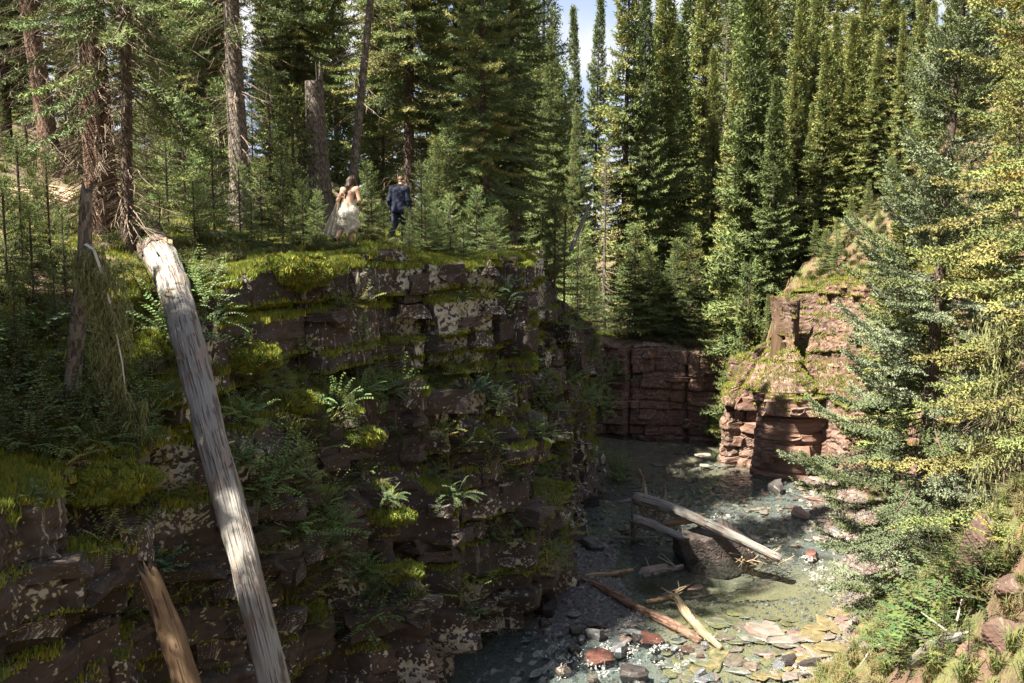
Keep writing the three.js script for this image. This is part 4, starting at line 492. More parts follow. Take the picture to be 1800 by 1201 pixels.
// moss and grass: scattered over what faces up
{
  const r = rngOf(700), T = new Tris(); for (let k = 0; k < 16; k++) { const a = r() * 6.28, q = Math.sqrt(r()) * 0.055, x = Math.cos(a) * q, z = Math.sin(a) * q, h = 0.035 + 0.035 * r(), ex = x + (r() - 0.5) * 0.05, ez = z + (r() - 0.5) * 0.05, w = 0.009, b = r() * 3.14, c = 0.75 + 0.5 * r(); T.tri(x - Math.cos(b) * w, -0.012, z - Math.sin(b) * w, x + Math.cos(b) * w, -0.012, z + Math.sin(b) * w, ex, h, ez, c, c, c); }
  const tuft = T.geo(), items = [], grass = [], dry = [], q = new THREE.Quaternion(), t = new THREE.Quaternion(), nv = new THREE.Vector3(), A = new THREE.Vector3(), B = new THREE.Vector3(), C = new THREE.Vector3(), E = new THREE.Vector3(), G = new THREE.Vector3();
  const mcols = [[0.21, 0.225, 0.03], [0.17, 0.20, 0.03], [0.26, 0.24, 0.036], [0.12, 0.165, 0.028], [0.15, 0.20, 0.038]].map(c => RGB(...c));
  function scatter(geo, density, want) { const p = geo.attributes.position, ix = geo.index ? geo.index.array : Array.from({ length: p.count }, (_, i) => i); for (let i = 0; i < ix.length; i += 3) { A.fromBufferAttribute(p, ix[i]); if (-A.z > 40 || -A.z < 7 || A.x < -14) continue; B.fromBufferAttribute(p, ix[i + 1]); C.fromBufferAttribute(p, ix[i + 2]); E.subVectors(B, A); G.subVectors(C, A); nv.crossVectors(E, G); const area = nv.length() / 2; nv.normalize(); if (nv.y < 0) nv.negate(); const w = want(A, nv); if (w <= 0) continue; let m = area * density * w; while (m > 0) { if (m < 1 && r() > m) break; m -= 1; let u = r(), v = r(); if (u + v > 1) { u = 1 - u; v = 1 - v; } const pt = A.clone().addScaledVector(E, u).addScaledVector(G, v), [sx, sy] = proj(pt); if (sx < -60 || sx > 1860 || sy > 1260) continue; q.setFromUnitVectors(UPV, nv.clone().lerp(UPV, 0.4).normalize()).multiply(t.setFromAxisAngle(UPV, r() * 6.28)); items.push([pt, 0.8 + 0.9 * r(), q.clone(), mcols[Math.floor(r() * 5)]]); } } }
  scatter(leftCliffGeo, 330, (a, n) => n.y > 0.6 && a.y > 1.2 ? smooth(0.05, 0.4, fbm2(a.x * 0.6, a.y * 0.6 + a.z * 0.5, 3) + 0.5 * (n.y - 0.6)) + (n.y > 0.75 && a.y > 5.8 && -a.z < 30 ? 1 : 0) : 0);
  scatter(groundMesh.geometry, 150, (a, n) => { const d = -a.z; if (d > 33 || !inside(polyL, a.x, d)) return 0; const e = nearest(L, a.x, d).q; return smooth(9, 1, e) * smooth(-0.2, 0.15, fbm2(a.x * 0.9, d * 0.9, 3) + (e < 2.5 ? 0.25 : 0)); });
  scatter(rightCliffGeo, 120, (a, n) => n.y > 0.4 && a.y > 2.6 ? 0.8 : 0);
  const mound = (px, py, s, label, lean = 0.3) => { const h = hit(px, py); if (!h) return; const o = thing('moss_mound', label, 'moss', h.p.clone().addScaledVector(h.n, -0.3 * s)), g = new THREE.IcosahedronGeometry(1, 12), gp = g.attributes.position, v = new THREE.Vector3(), col = [], list = []; for (let i = 0; i < gp.count; i++) { v.fromBufferAttribute(gp, i); const k = s * (1 + 0.22 * n3(v.x * 1.5 + px, v.y * 1.5, v.z * 1.5) + 0.10 * n3(v.x * 4, v.y * 4 + py, v.z * 4)); gp.setXYZ(i, v.x * k * 1.35, v.y * k * 0.42 + 0.12 * s * n3(v.x * 2.5, py, v.z * 2.5), v.z * k * 0.8); col.push(0.6, 0.6, 0.6); } g.setAttribute('color', new THREE.Float32BufferAttribute(col, 3)); g.deleteAttribute('normal'); g.deleteAttribute('uv');
    for (let i = 0; i < gp.count; i += 3) { A.fromBufferAttribute(gp, i); B.fromBufferAttribute(gp, i + 1); C.fromBufferAttribute(gp, i + 2); E.subVectors(B, A); G.subVectors(C, A); nv.crossVectors(E, G); const area = nv.length() / 2; nv.normalize(); let m = area * 420; while (m > 0) { if (m < 1 && r() > m) break; m -= 1; let u = r(), w = r(); if (u + w > 1) { u = 1 - u; w = 1 - w; } q.setFromUnitVectors(UPV, nv).multiply(t.setFromAxisAngle(UPV, r() * 6.28)); list.push([A.clone().addScaledVector(E, u).addScaledVector(G, w), 0.8 + 0.8 * r(), q.clone(), mcols[Math.floor(r() * 5)]]); } }
    mesh('cushion', g, moundMat, o); instances('fronds', tuft, mossMat, list, o); };
  const moundMat = new THREE.MeshStandardMaterial({ color: RGB(0.14, 0.14, 0.03), vertexColors: true, roughness: 1 });
  mound(512, 465, 0.62, 'big rounded moss cushion bulging over the plateau edge below the woman'); mound(455, 455, 0.4, 'smaller moss cushion at the plateau edge right of the fallen log'); mound(165, 835, 0.55, 'moss cushion on the rock left of the rotten stump'); mound(425, 625, 0.5, 'sunlit moss cushion right beside the middle of the fallen log'); mound(495, 700, 0.4, 'moss cushion on the ledge a step right of the fallen log'); mound(965, 862, 0.5, 'leafy moss cushion on the cliff corner above the gravel bar'); mound(620, 770, 0.34, 'dark moss cushion in the middle of the cliff face'); mound(690, 900, 0.28, 'moss cushion on the ledge left of the tall crack'); mound(545, 1062, 0.16, 'tiny round moss tuft on the dark wall low down'); mound(700, 1000, 0.32, 'sloping moss strip low on the cliff near the tall crack'); mound(1050, 590, 0.6, 'moss cushion on the far shoulder of the dark cliff');
  tag(instances('moss', tuft, mossMat, items), 'yellow-green moss carpeting the ledges and cliff edge', 'moss');
  for (let k = 0; k < 5200; k++) { const x = -13 + 17 * r(), d = 12 + 22 * r(); if (!inside(polyL, x, d) || nearest(L, x, d).q < 0.9) continue; if (fbm2(x * 0.6 + 3, d * 0.6, 3) < 0.0) continue; grass.push([V(x, ground(x, d), d), 0.5 + 0.6 * r(), t.setFromAxisAngle(UPV, r() * 6.28).clone()]); }
  for (let k = 0; k < 3600; k++) { const x = 1 + 13 * r(), d = 9 + 26 * r(); if (!inside(polyW, x, d) || inside(polyR, x, d) && d > 23) continue; const w = nearest(Wt, x, d).q; if (w < 1.5) continue; (r() < 0.45 ? dry : grass).push([V(x, bankHeight(x, d) + 0.0, d), 0.5 + 0.6 * r(), t.setFromAxisAngle(UPV, r() * 6.28).clone()]); }
  for (let k = 0; k < 9000; k++) { const x = 3 + 34 * r(), d = 24 + 40 * r(); if (!inside(polyR, x, d) || nearest(R, x, d).q < 0.5) continue; (r() < 0.5 ? dry : grass).push([V(x, ground(x, d), d), 0.6 + 0.7 * r(), t.setFromAxisAngle(UPV, r() * 6.28).clone()]); }
  tag(instances('grass', grassKinds[0], leafMat, grass), 'short green grass growing over the banks', 'grass'); tag(instances('dry_grass', grassKinds[1], leafMat, dry), 'straw-coloured dry grass on the right bank', 'grass');
}
// ---------------------------------------------------------------- logs and dead wood
function logGeo(pts, radii, o = {}) { // a wobbly tapered trunk along points, closed at both ends; uv in metres along, whole turns round
  const curve = new THREE.CatmullRomCurve3(pts), len = curve.getLength(), seg = Math.max(4, Math.round(len / (o.step || 0.16))), rad = o.rad || 14, fr = curve.computeFrenetFrames(seg, false), pos = [], uv = [], idx = [], seed = o.seed || 1, P = new THREE.Vector3();
  const turns = Math.max(1, Math.round(radii[0] * 6.28 / 1.2));
  for (let i = 0; i <= seg; i++) { const t = i / seg, f = t * (radii.length - 1), k = Math.min(radii.length - 2, Math.floor(f)), r0 = lerp(radii[k], radii[k + 1], f - k); curve.getPointAt(t, P); for (let j = 0; j <= rad; j++) { const a = j / rad * 6.2832, ca = Math.cos(a), sa = Math.sin(a); let rr = r0 * (1 + (o.rough ?? 0.07) * n3(ca * 1.3 + seed, t * len * 1.1, sa * 1.3) + (o.rough ?? 0.07) * 0.5 * n3(ca * 4 + seed, t * len * 0.5, sa * 4)); const jag = (i === seg || i === 0) && o.jag ? o.jag * (n3(ca * 3, sa * 3, seed + i)) : 0; const N = fr.normals[i], B = fr.binormals[i], T = fr.tangents[i]; pos.push(P.x + (N.x * ca + B.x * sa) * rr + T.x * jag, P.y + (N.y * ca + B.y * sa) * rr + T.y * jag, P.z + (N.z * ca + B.z * sa) * rr + T.z * jag); uv.push(j / rad * turns * 0.5, t * len / 2.0); } }
  for (let i = 0; i < seg; i++) for (let j = 0; j < rad; j++) { const a = i * (rad + 1) + j, b = a + rad + 1; idx.push(a, a + 1, b, a + 1, b + 1, b); }
  for (const e of [0, seg]) { const c = pos.length / 3; curve.getPointAt(e / seg, P); pos.push(P.x, P.y, P.z); uv.push(0.5, 0); for (let j = 0; j < rad; j++) { const a = e * (rad + 1) + j; if (e) idx.push(a, a + 1, c); else idx.push(a + 1, a, c); } }
  const g = new THREE.BufferGeometry(); g.setAttribute('position', new THREE.Float32BufferAttribute(pos, 3)); g.setAttribute('uv', new THREE.Float32BufferAttribute(uv, 2)); g.setIndex(idx); g.computeVertexNormals(); g.curve = curve; return g;
}
function driftLog(name, label, pts, radii, mat, o = {}, category = 'log') {
  const t = thing(name, label, category, pts[0]), loc = pts.map(p => p.clone().sub(pts[0]));
  mesh('trunk', logGeo(loc, radii, { rad: 10, jag: 0.05, ...o }), mat, t);
  const r = rngOf((o.seed || 1) * 13), T = new Tris(), c = new THREE.CatmullRomCurve3(loc); // stubs of broken branches
  for (let k = 0; k < (o.stubs ?? 4); k++) { const u = r(), p = c.getPointAt(u), a = r() * 6.28, rr = lerp(radii[0], radii[radii.length - 1], u) * 0.8, dx = Math.cos(a), dz = Math.sin(a), dy = 0.4 + 0.6 * r(), l = Math.hypot(dx, dy, dz); stick(T, p.x + dx / l * rr, p.y + dy / l * rr, p.z + dz / l * rr, dx / l, dy / l, dz / l, (o.stubLen || 0.2) * (0.4 + r()), 0.016, 0.006, o.stubColor || [0.2, 0.16, 0.12]); }
  if (o.roots) for (let k = 0; k < o.roots; k++) { const e = o.rootEnd ? loc[loc.length - 1] : loc[0], a = k / o.roots * 6.28 + r(), tg = c.getTangentAt(o.rootEnd ? 1 : 0).multiplyScalar(o.rootEnd ? 1 : -1), [ax, ay, az, bx, by, bz] = frameOf(tg.x, tg.y, tg.z); let x = e.x, y = e.y, z = e.z, dx = tg.x * 0.6 + ax * Math.cos(a) + bx * Math.sin(a), dy = tg.y * 0.6 + ay * Math.cos(a) + by * Math.sin(a), dz = tg.z * 0.6 + az * Math.cos(a) + bz * Math.sin(a), w = 0.035; for (let m = 0; m < 4; m++) { const l = Math.hypot(dx, dy, dz); dx /= l; dy /= l; dz /= l; const sl = (o.rootLen || 0.12) * (0.6 + 0.7 * r()); stick(T, x, y, z, dx, dy, dz, sl, w, w * 0.65, o.stubColor || [0.2, 0.15, 0.1]); x += dx * sl; y += dy * sl; z += dz * sl; w *= 0.65; dx += (r() - 0.5) * 0.9; dy += (r() - 0.5) * 0.7; dz += (r() - 0.5) * 0.9; } }
  if (T.p.length) mesh(o.roots ? 'roots' : 'branch_stubs', T.geo(), stickMat, t);
  return t;
}
{ // the great fallen log: bark at the root end, bare grey wood below
  const A = P2(258, 20.4); A.y += 0.02; const A2 = at(300, 492, 17.0), A3 = at(352, 690, 14.7), A4 = at(414, 930, 13.0), B = at(486, 1215, 11.8), B2 = at(525, 1370, 11.3);
  const t = thing('fallen_log', 'huge grey fallen log leaning down the cliff', 'log', A), loc = [A, A2, A3, A4, B, B2].map(p => p.clone().sub(A));
  mesh('bare_trunk', logGeo(loc, [0.30, 0.285, 0.245, 0.215, 0.19, 0.18], { rad: 28, step: 0.1, seed: 9, rough: 0.10 }), woodGrey, t);
  { const T = new Tris(), r = rngOf(48), cc = new THREE.CatmullRomCurve3(loc); for (let k = 0; k < 13; k++) { const u = 0.2 + 0.75 * r(), p = cc.getPointAt(u), tg = cc.getTangentAt(u), [ax, ay, az, bx, by, bz] = frameOf(tg.x, tg.y, tg.z), a = r() * 6.28, rr = lerp(0.27, 0.19, u) * 0.9, ux = ax * Math.cos(a) + bx * Math.sin(a), uy = ay * Math.cos(a) + by * Math.sin(a), uz = az * Math.cos(a) + bz * Math.sin(a); stick(T, p.x + ux * rr, p.y + uy * rr, p.z + uz * rr, ux, uy, uz, 0.05 + 0.10 * r(), 0.03, 0.018, [0.12, 0.09, 0.07]); } mesh('knots', T.geo(), stickMat, t); }
  const c = new THREE.CatmullRomCurve3(loc), bpts = [0, 0.04, 0.08, 0.12, 0.16, 0.19].map(u => c.getPointAt(u)); bpts.unshift(c.getPointAt(0).addScaledVector(c.getTangentAt(0), -0.12));
  const bark = mesh('bark', logGeo(bpts, [0.33, 0.345, 0.335, 0.325, 0.315, 0.305], { rad: 28, step: 0.08, seed: 4, rough: 0.10, jag: 0.25 }), barkDark, t); bark.userData.label = 'scaly grey bark left on the root end';
  const T = new Tris(), r = rngOf(44), e = c.getPointAt(0.17).add(new THREE.Vector3(-0.07, -0.05, -0.05)); for (let k = 0; k < 12; k++) stick(T, e.x + 0.27 + 0.08 * r(), e.y + 0.25 + 0.1 * r(), e.z + 0.25 - 0.1 * r(), 0.25 + 0.2 * (r() - 0.5), -0.9, 0.25, 0.35 + 0.4 * r(), 0.028, 0.01, [0.36, 0.27, 0.17]); const sp = mesh('splinters', T.geo(), stickMat, t); sp.userData.label = 'fresh tan splinters at a scar';
}
{ // rotten stump, lower left
  const A = at(262, 1010, 12.6), M = at(292, 1090, 12.4), B = at(335, 1230, 12.1), C = at(372, 1360, 11.9);
  const t = driftLog('rotten_stump', 'rotten brown broken stump beside the lower end of the fallen log', [A, M, B, C], [0.13, 0.165, 0.18, 0.19], woodRot, { rad: 18, step: 0.06, seed: 17, rough: 0.22, jag: 0.3, stubs: 7, stubLen: 0.25, stubColor: [0.24, 0.14, 0.07] }, 'stump');
}
let deadTreeTop;
{ // leaning dead tree at the left with beard lichen
  const G = hit(122, 700) || { p: at(122, 700, 13.4) }, d = -G.p.z, B = G.p.clone(), M = at(138, 560, d + 0.1), C = at(147, 450, d + 0.15), E = at(152, 335, d + 0.2); B.y -= 0.2;
  const t = thing('dead_tree', 'dead leaning tree with a lichen-draped branch at the left', 'dead tree', B), loc = [B, M, C, E].map(p => p.clone().sub(B)); mesh('trunk', logGeo(loc, [0.125, 0.11, 0.1, 0.085].map(x => x * d / 14), { rad: 14, step: 0.08, seed: 31, rough: 0.10, jag: 0.2 }), barkGrey, t);
  const T = new Tris(), H = new Tris(), r = rngOf(81); let p = at(150, 430, d - 0.1).sub(B), tip; const way = [[165, 440], [175, 470], [190, 520], [203, 580], [215, 640], [222, 700]]; way.forEach(([x, y], i) => { const q = at(x, y, d - 0.25 - 0.05 * i).sub(B), dd = q.clone().sub(p), l = dd.length(); dd.normalize(); stick(T, p.x, p.y, p.z, dd.x, dd.y, dd.z, l, 0.026 - i * 0.003, 0.023 - i * 0.003, [0.40, 0.38, 0.36]); for (let k = 0; k < 5; k++) { const u = r(), sx = p.x + dd.x * l * u, sy = p.y + dd.y * l * u, sz = p.z + dd.z * l * u, a = r() < 0.7 ? -1 : 1, e = new THREE.Vector3(a * 0.5, -0.9, (r() - 0.5) * 0.8).normalize(), sl = 0.25 + 0.5 * r(); stick(T, sx, sy, sz, e.x, e.y, e.z, sl, 0.008, 0.003, [0.2, 0.18, 0.14]); for (let m = 0; m < 9; m++) beard(H, r, [sx + e.x * sl * r(), sy + e.y * sl * r(), sz + e.z * sl * r()], 0.34, 6, 0.14); } p = q; });
  for (let k = 0; k < 14; k++) { const y = 0.8 + 2 * r(), u = clamp(y / 2.9); const a = r() * 6.28; const sp0 = new THREE.CatmullRomCurve3(loc).getPoint(u); stick(T, sp0.x, sp0.y, sp0.z, Math.cos(a) * 0.9, -0.3, Math.sin(a) * 0.9, 0.2 + 0.3 * r(), 0.01, 0.003, [0.3, 0.27, 0.24]); }
  mesh('branches', T.geo(), stickMat, t); const b = mesh('lichen', H.geo(), lichenMat, t); b.userData.label = 'grey-green beard lichen hanging from the branch';
}
const rockPlain = rockLeft.clone(); { const m = rockMaps(900, [0.085, 0.062, 0.058], [0.13, 0.105, 0.10], 0.12, 0); rockPlain.map = m.map; rockPlain.bumpMap = m.bumpMap; rockPlain.bumpScale = 0.02; }
const RV = (px, py, up = 0) => { const p = onRiver(px, py); p.y = Math.max(waterLevel(-p.z), bedHeight(p.x, -p.z)) + up; return p; };
const boulderAt = RV(1262, 985);
{ // boulder in the stream with log jam
  const g = new THREE.IcosahedronGeometry(1, 24), p = g.attributes.position, v = new THREE.Vector3(), planes = [[-0.25, 1, 0.25, 0.60], [0.62, 0.62, 0.3, 0.58], [-0.6, -0.1, 0.8, 0.62], [0.25, 0.28, 1, 0.55], [0.95, 0.1, 0.1, 0.82], [-0.95, -0.25, 0.1, 0.80], [-0.3, 0.5, -0.8, 0.6], [0.3, 0.2, -0.9, 0.7]].map(([a, b, c, d]) => [new THREE.Vector3(a, b, c).normalize(), d]);
  for (let i = 0; i < p.count; i++) { v.fromBufferAttribute(p, i).normalize(); let k = 1; for (const [n, d] of planes) { const q = n.dot(v); if (q > 0) k = Math.min(k, d / q); } const cr = Math.abs(n3(v.x * 3, v.y * 3, v.z * 3)), cr2 = Math.abs(n3(v.x * 5 + 9, v.y * 5, v.z * 5)); k *= 1 + 0.012 * n3(v.x * 7, v.y * 7, v.z * 7) - 0.045 * smooth(0.05, 0, cr) - 0.02 * smooth(0.04, 0, cr2); v.multiplyScalar(k); p.setXYZ(i, v.x * 1.28, v.y * 0.98, v.z * 0.95); }
  g.deleteAttribute('normal'); const uv = g.attributes.uv; for (let i = 0; i < p.count; i++) uv.setXY(i, p.getX(i) / 4 + 0.3, (p.getY(i) + p.getZ(i) * 0.3) / 4); const col = new Float32Array(p.count * 3).fill(0.5); g.setAttribute('color', new THREE.BufferAttribute(col, 3));
  const b = tag(mesh('boulder', g, rockPlain), 'big cracked dark boulder in the stream under the log jam', 'boulder'); b.position.copy(boulderAt); b.position.y += 0.2; b.position.z -= 0.5; b.rotation.y = 0.2;
}
const B0 = boulderAt, bd = -B0.z + 0.5;
const J = (px, py, dd = 0) => at(px, py, bd + dd);
const greyC = [0.3, 0.27, 0.24];
driftLog('driftwood_log', 'long pale log slanting across the boulder top', [J(1118, 876, 0.9), J(1180, 894, 0.2), J(1240, 920, -0.45), J(1310, 953, -0.8), J(1372, 983, -1.2)], [0.20, 0.17, 0.15, 0.14, 0.125], woodGrey, { seed: 2, stubs: 2, stubColor: greyC });
driftLog('driftwood_log', 'broken grey log pointing down against the boulder front', [J(1112, 912, 0.4), J(1160, 930, -0.1), J(1185, 940, -0.5), J(1204, 948, -0.75)], [0.14, 0.16, 0.14, 0.08], woodGrey, { seed: 3, rough: 0.14, jag: 0.2, stubs: 3, stubColor: greyC });
driftLog('driftwood_log', 'short tan log lying on top of the boulder', [J(1165, 922, 0.3), J(1200, 915, 0.2), J(1240, 910, 0.1)], [0.11, 0.13, 0.12], woodTan, { seed: 4, rough: 0.12, stubs: 3 });
driftLog('driftwood_log', 'upright grey pole on the left of the log jam', [RV(1114, 948, -0.1), J(1114, 910, 0.9), J(1113, 876, 0.9)], [0.09, 0.085, 0.075], woodGrey, { seed: 5, stubs: 1, stubColor: greyC });
driftLog('driftwood_log', 'leaning pole sticking up behind the log jam', [RV(1137, 890, -0.05), at(1131, 850, 33.5), at(1122, 824, 33.4)], [0.09, 0.08, 0.06], woodTan, { seed: 6, stubs: 1 });
driftLog('driftwood_log', 'thin pole standing between log jam and water', [RV(1174, 915, -0.05), at(1170, 880, 31.8), at(1167, 853, 31.8)], [0.06, 0.055, 0.045], woodTan, { seed: 7, stubs: 1 });
driftLog('driftwood_log', 'grey log stub at the upper left of the jam', [J(1087, 884, 1.2), J(1110, 880, 1.2), J(1150, 884, 1.1)], [0.05, 0.08, 0.09], woodGrey, { seed: 8, stubs: 2, stubColor: greyC });
driftLog('driftwood_log', 'thin grey stick lying on the left gravel below the jam', [RV(1078, 948, 0.07), RV(1110, 951, 0.08), RV(1150, 951, 0.1)], [0.05, 0.055, 0.04], woodGrey, { seed: 10, stubs: 2, stubColor: greyC });
{ const t = thing('driftwood_sticks', 'tangle of thin sticks behind the upright pole', 'sticks', J(1150, 905, 0.7)), T = new Tris(), r = rngOf(301); for (let k = 0; k < 60; k++) { const e = new THREE.Vector3((r() - 0.5) * 1.4, (r() - 0.35), (r() - 0.5) * 0.6).normalize(), c = 0.7 + 0.6 * r(); stick(T, (r() - 0.5) * 0.9, -0.35 + 0.4 * r(), (r() - 0.5) * 0.6, e.x, e.y, e.z, 0.4 + 0.5 * r(), 0.018, 0.008, [0.2 * c, 0.16 * c, 0.12 * c]); } mesh('sticks', T.geo(), stickMat, t); }
{ const t = thing('driftwood_sticks', 'tangle of roots and twigs at the right end of the long pale log', 'sticks', RV(1360, 990, 0.1)), T = new Tris(), r = rngOf(302); for (let k = 0; k < 60; k++) { const e = new THREE.Vector3((r() - 0.5) * 1.6, (r() - 0.4), (r() - 0.5) * 0.8).normalize(), c = 0.7 + 0.6 * r(); stick(T, -0.35 + (r() - 0.5) * 1.1, (r() - 0.5) * 0.25, (r() - 0.5) * 0.5, e.x, e.y, e.z, 0.25 + 0.35 * r(), 0.016, 0.006, [0.26 * c, 0.19 * c, 0.13 * c]); } mesh('sticks', T.geo(), stickMat, t); }
driftLog('driftwood_log', 'long dark pole lying across gravel bar and pool', [RV(955, 1010, 0.12), RV(1060, 1042, 0.1), RV(1120, 1075, 0.08), RV(1190, 1105, 0.04), RV(1232, 1128, -0.02)], [0.07, 0.09, 0.10, 0.115, 0.10], barkRed, { seed: 11, stubs: 8, stubLen: 0.15 });
driftLog('driftwood_log', 'pale forked driftwood root at the end of the dark pole', [RV(1186, 1060, 0.2), RV(1205, 1085, 0.12), RV(1235, 1115, 0.06), RV(1268, 1142, 0.02)], [0.075, 0.10, 0.10, 0.06], woodTan, { seed: 12, rough: 0.2, roots: 7, rootLen: 0.11, stubs: 3, stubColor: [0.34, 0.26, 0.16] });
driftLog('driftwood_log', 'short reddish log behind the pale driftwood root', [RV(1135, 1066, 0.1), RV(1160, 1062, 0.1), RV(1186, 1056, 0.1)], [0.06, 0.07, 0.07], woodRot, { seed: 13, stubs: 1 });
driftLog('driftwood_log', 'left one of two short logs lying on the gravel bar', [RV(1027, 1018, 0.07), RV(1070, 1015, 0.08), RV(1112, 1008, 0.08)], [0.06, 0.075, 0.07], woodTan, { seed: 14, stubs: 3 });
driftLog('driftwood_log', 'right one of two short logs lying on the gravel bar', [RV(1130, 1018, 0.07), RV(1160, 1012, 0.09), RV(1200, 1002, 0.1)], [0.07, 0.08, 0.065], barkGrey, { seed: 15, stubs: 5, stubLen: 0.5, stubColor: greyC });
driftLog('driftwood_log', 'thin dark stick dipping into the pool', [RV(1182, 1048, 0.1), RV(1200, 1040, 0.07), RV(1218, 1028, 0.03)], [0.045, 0.05, 0.03], barkDark, { seed: 16, stubs: 1 });
driftLog('mossy_log', 'mossy cut log slanting up the right water edge', [RV(1512, 1122, 0.1), at(1535, 1090, 22.0), at(1572, 1060, 21.6)], [0.14, 0.14, 0.13], woodRot, { seed: 18, stubs: 3 });
driftLog('driftwood_log', 'bleached branch lying along the lower edge of the water', [RV(1410, 1192, 0.08), RV(1460, 1190, 0.1), RV(1500, 1185, 0.12), RV(1530, 1190, 0.1)], [0.045, 0.06, 0.07, 0.05], woodGrey, { seed: 19, roots: 4, rootEnd: true, rootLen: 0.1, stubs: 1, stubColor: [0.4, 0.36, 0.3] });
driftLog('driftwood_log', 'bleached knotty stick on the right shingle', [RV(1472, 1162, 0.06), RV(1490, 1168, 0.08), RV(1515, 1178, 0.06)], [0.05, 0.065, 0.035], woodTan, { seed: 20, stubs: 2 });
{ const a = hit(1600, 1185), b = hit(1690, 1140); if (a && b) { a.p.y += 0.12; b.p.y += 0.14; driftLog('driftwood_log', 'grey fallen branch among grass at lower right', [a.p, a.p.clone().lerp(b.p, 0.5).add(new THREE.Vector3(0, 0.08, 0)), b.p], [0.07, 0.08, 0.06], woodGrey, { seed: 21, stubs: 6, stubLen: 0.5, stubColor: greyC }); } }
{ const a = hit(270, 367), b = hit(420, 372); if (a && b) { a.p.y += 0.12; b.p.y += 0.12; driftLog('fallen_branch', 'pale thin log lying level behind the fallen log\'s root end', [a.p, a.p.clone().lerp(b.p, 0.5).add(new THREE.Vector3(0, 0.1, 0)), b.p], [0.06, 0.07, 0.06], woodGrey, { seed: 22, stubs: 5, stubColor: greyC }); } }
{ const a = at(1003, 440, 30.5), b = at(1040, 352, 31); driftLog('dead_pole', 'slanting bare grey pole among the firs right of the plateau', [a, a.clone().lerp(b, 0.5), b], [0.07, 0.06, 0.04], woodGrey, { seed: 23, stubs: 4, stubColor: greyC }, 'dead pole'); }
// rocks: loose boulders on the banks
function rockThing(px, py, s, label, mat, tone, sy = 0.8, depth) { const h = depth ? { p: at(px, py, depth) } : hit(px, py); if (!h) return; const g = new THREE.IcosahedronGeometry(1, 10), p = g.attributes.position, v = new THREE.Vector3(), r = rngOf(px * 7 + py), pl = []; for (let k = 0; k < 11; k++) pl.push([new THREE.Vector3(r() - 0.5, r() - 0.4, r() - 0.5).normalize(), 0.6 + 0.25 * r()]);
  for (let i = 0; i < p.count; i++) { v.fromBufferAttribute(p, i).normalize(); let k = 1; for (const [n, d] of pl) { const q = n.dot(v); if (q > 0) k = Math.min(k, d / q); } k *= 1 + 0.05 * n3(v.x * 5 + px, v.y * 9, v.z * 5); v.multiplyScalar(k * s); p.setXYZ(i, v.x, v.y * sy, v.z); } g.deleteAttribute('normal'); const uv = g.attributes.uv; for (let i = 0; i < p.count; i++) uv.setXY(i, p.getX(i) / 4 + px * 0.01, (p.getY(i) + 0.4 * p.getZ(i)) / 4); g.setAttribute('color', new THREE.BufferAttribute(new Float32Array(p.count * 3).fill(tone), 3));
  const m = tag(mesh('rock', g, mat), label, 'rock'); m.position.copy(h.p); return m; }
rockThing(1672, 868, 0.38, 'sunlit red rock right of the silvery spruce trunk', rockRight, 0.7); rockThing(1735, 965, 0.32, 'rough red-brown boulder on the right bank among yellow shrubs', rockRight, 0.5, 1.3); rockThing(1785, 1035, 0.22, 'layered rose rock at the right edge of the picture', rockRight, 0.5, 0.7); rockThing(1770, 1120, 0.24, 'grey-rose rock at the lower right corner', rockRight, 0.55, 0.8); rockThing(1720, 1150, 0.25, 'small rock in dry grass at lower right', rockRight, 1.1, 0.6);
rockThing(630, 418, 0.28, 'white-flecked rock right of the woman\'s feet', rockPlain, 1.6, 0.7); rockThing(655, 414, 0.32, 'grey rock farther right of the woman\'s feet', rockPlain, 1.8, 0.6);
{ // bare roots across the trail at far left
  const t = thing('tree_roots', 'bare tree roots across the dusty trail at far left', 'roots', P2(60, 23)), T = new Tris(), r = rngOf(71), o = t.position; for (let k = 0; k < 16; k++) { let x = (r() - 0.5) * 1.6, z = (r() - 0.5) * 1.6, a = r() < 0.8 ? (r() - 0.5) * 0.9 : r() * 6; for (let m = 0; m < 6; m++) { const nx = x + Math.cos(a) * 0.22, nz = z + Math.sin(a) * 0.22, y0 = drop(o.x + x, -(o.z + z)).y - o.y + 0.02, y1 = drop(o.x + nx, -(o.z + nz)).y - o.y + 0.02, dx = nx - x, dy = y1 - y0, dz = nz - z, l = Math.hypot(dx, dy, dz); stick(T, x, y0, z, dx / l, dy / l, dz / l, l, 0.04 - m * 0.005, 0.036 - m * 0.005, [0.30, 0.21, 0.15]); x = nx; z = nz; a += (r() - 0.5) * 0.7; } } mesh('roots', T.geo(), stickMat, t);
}
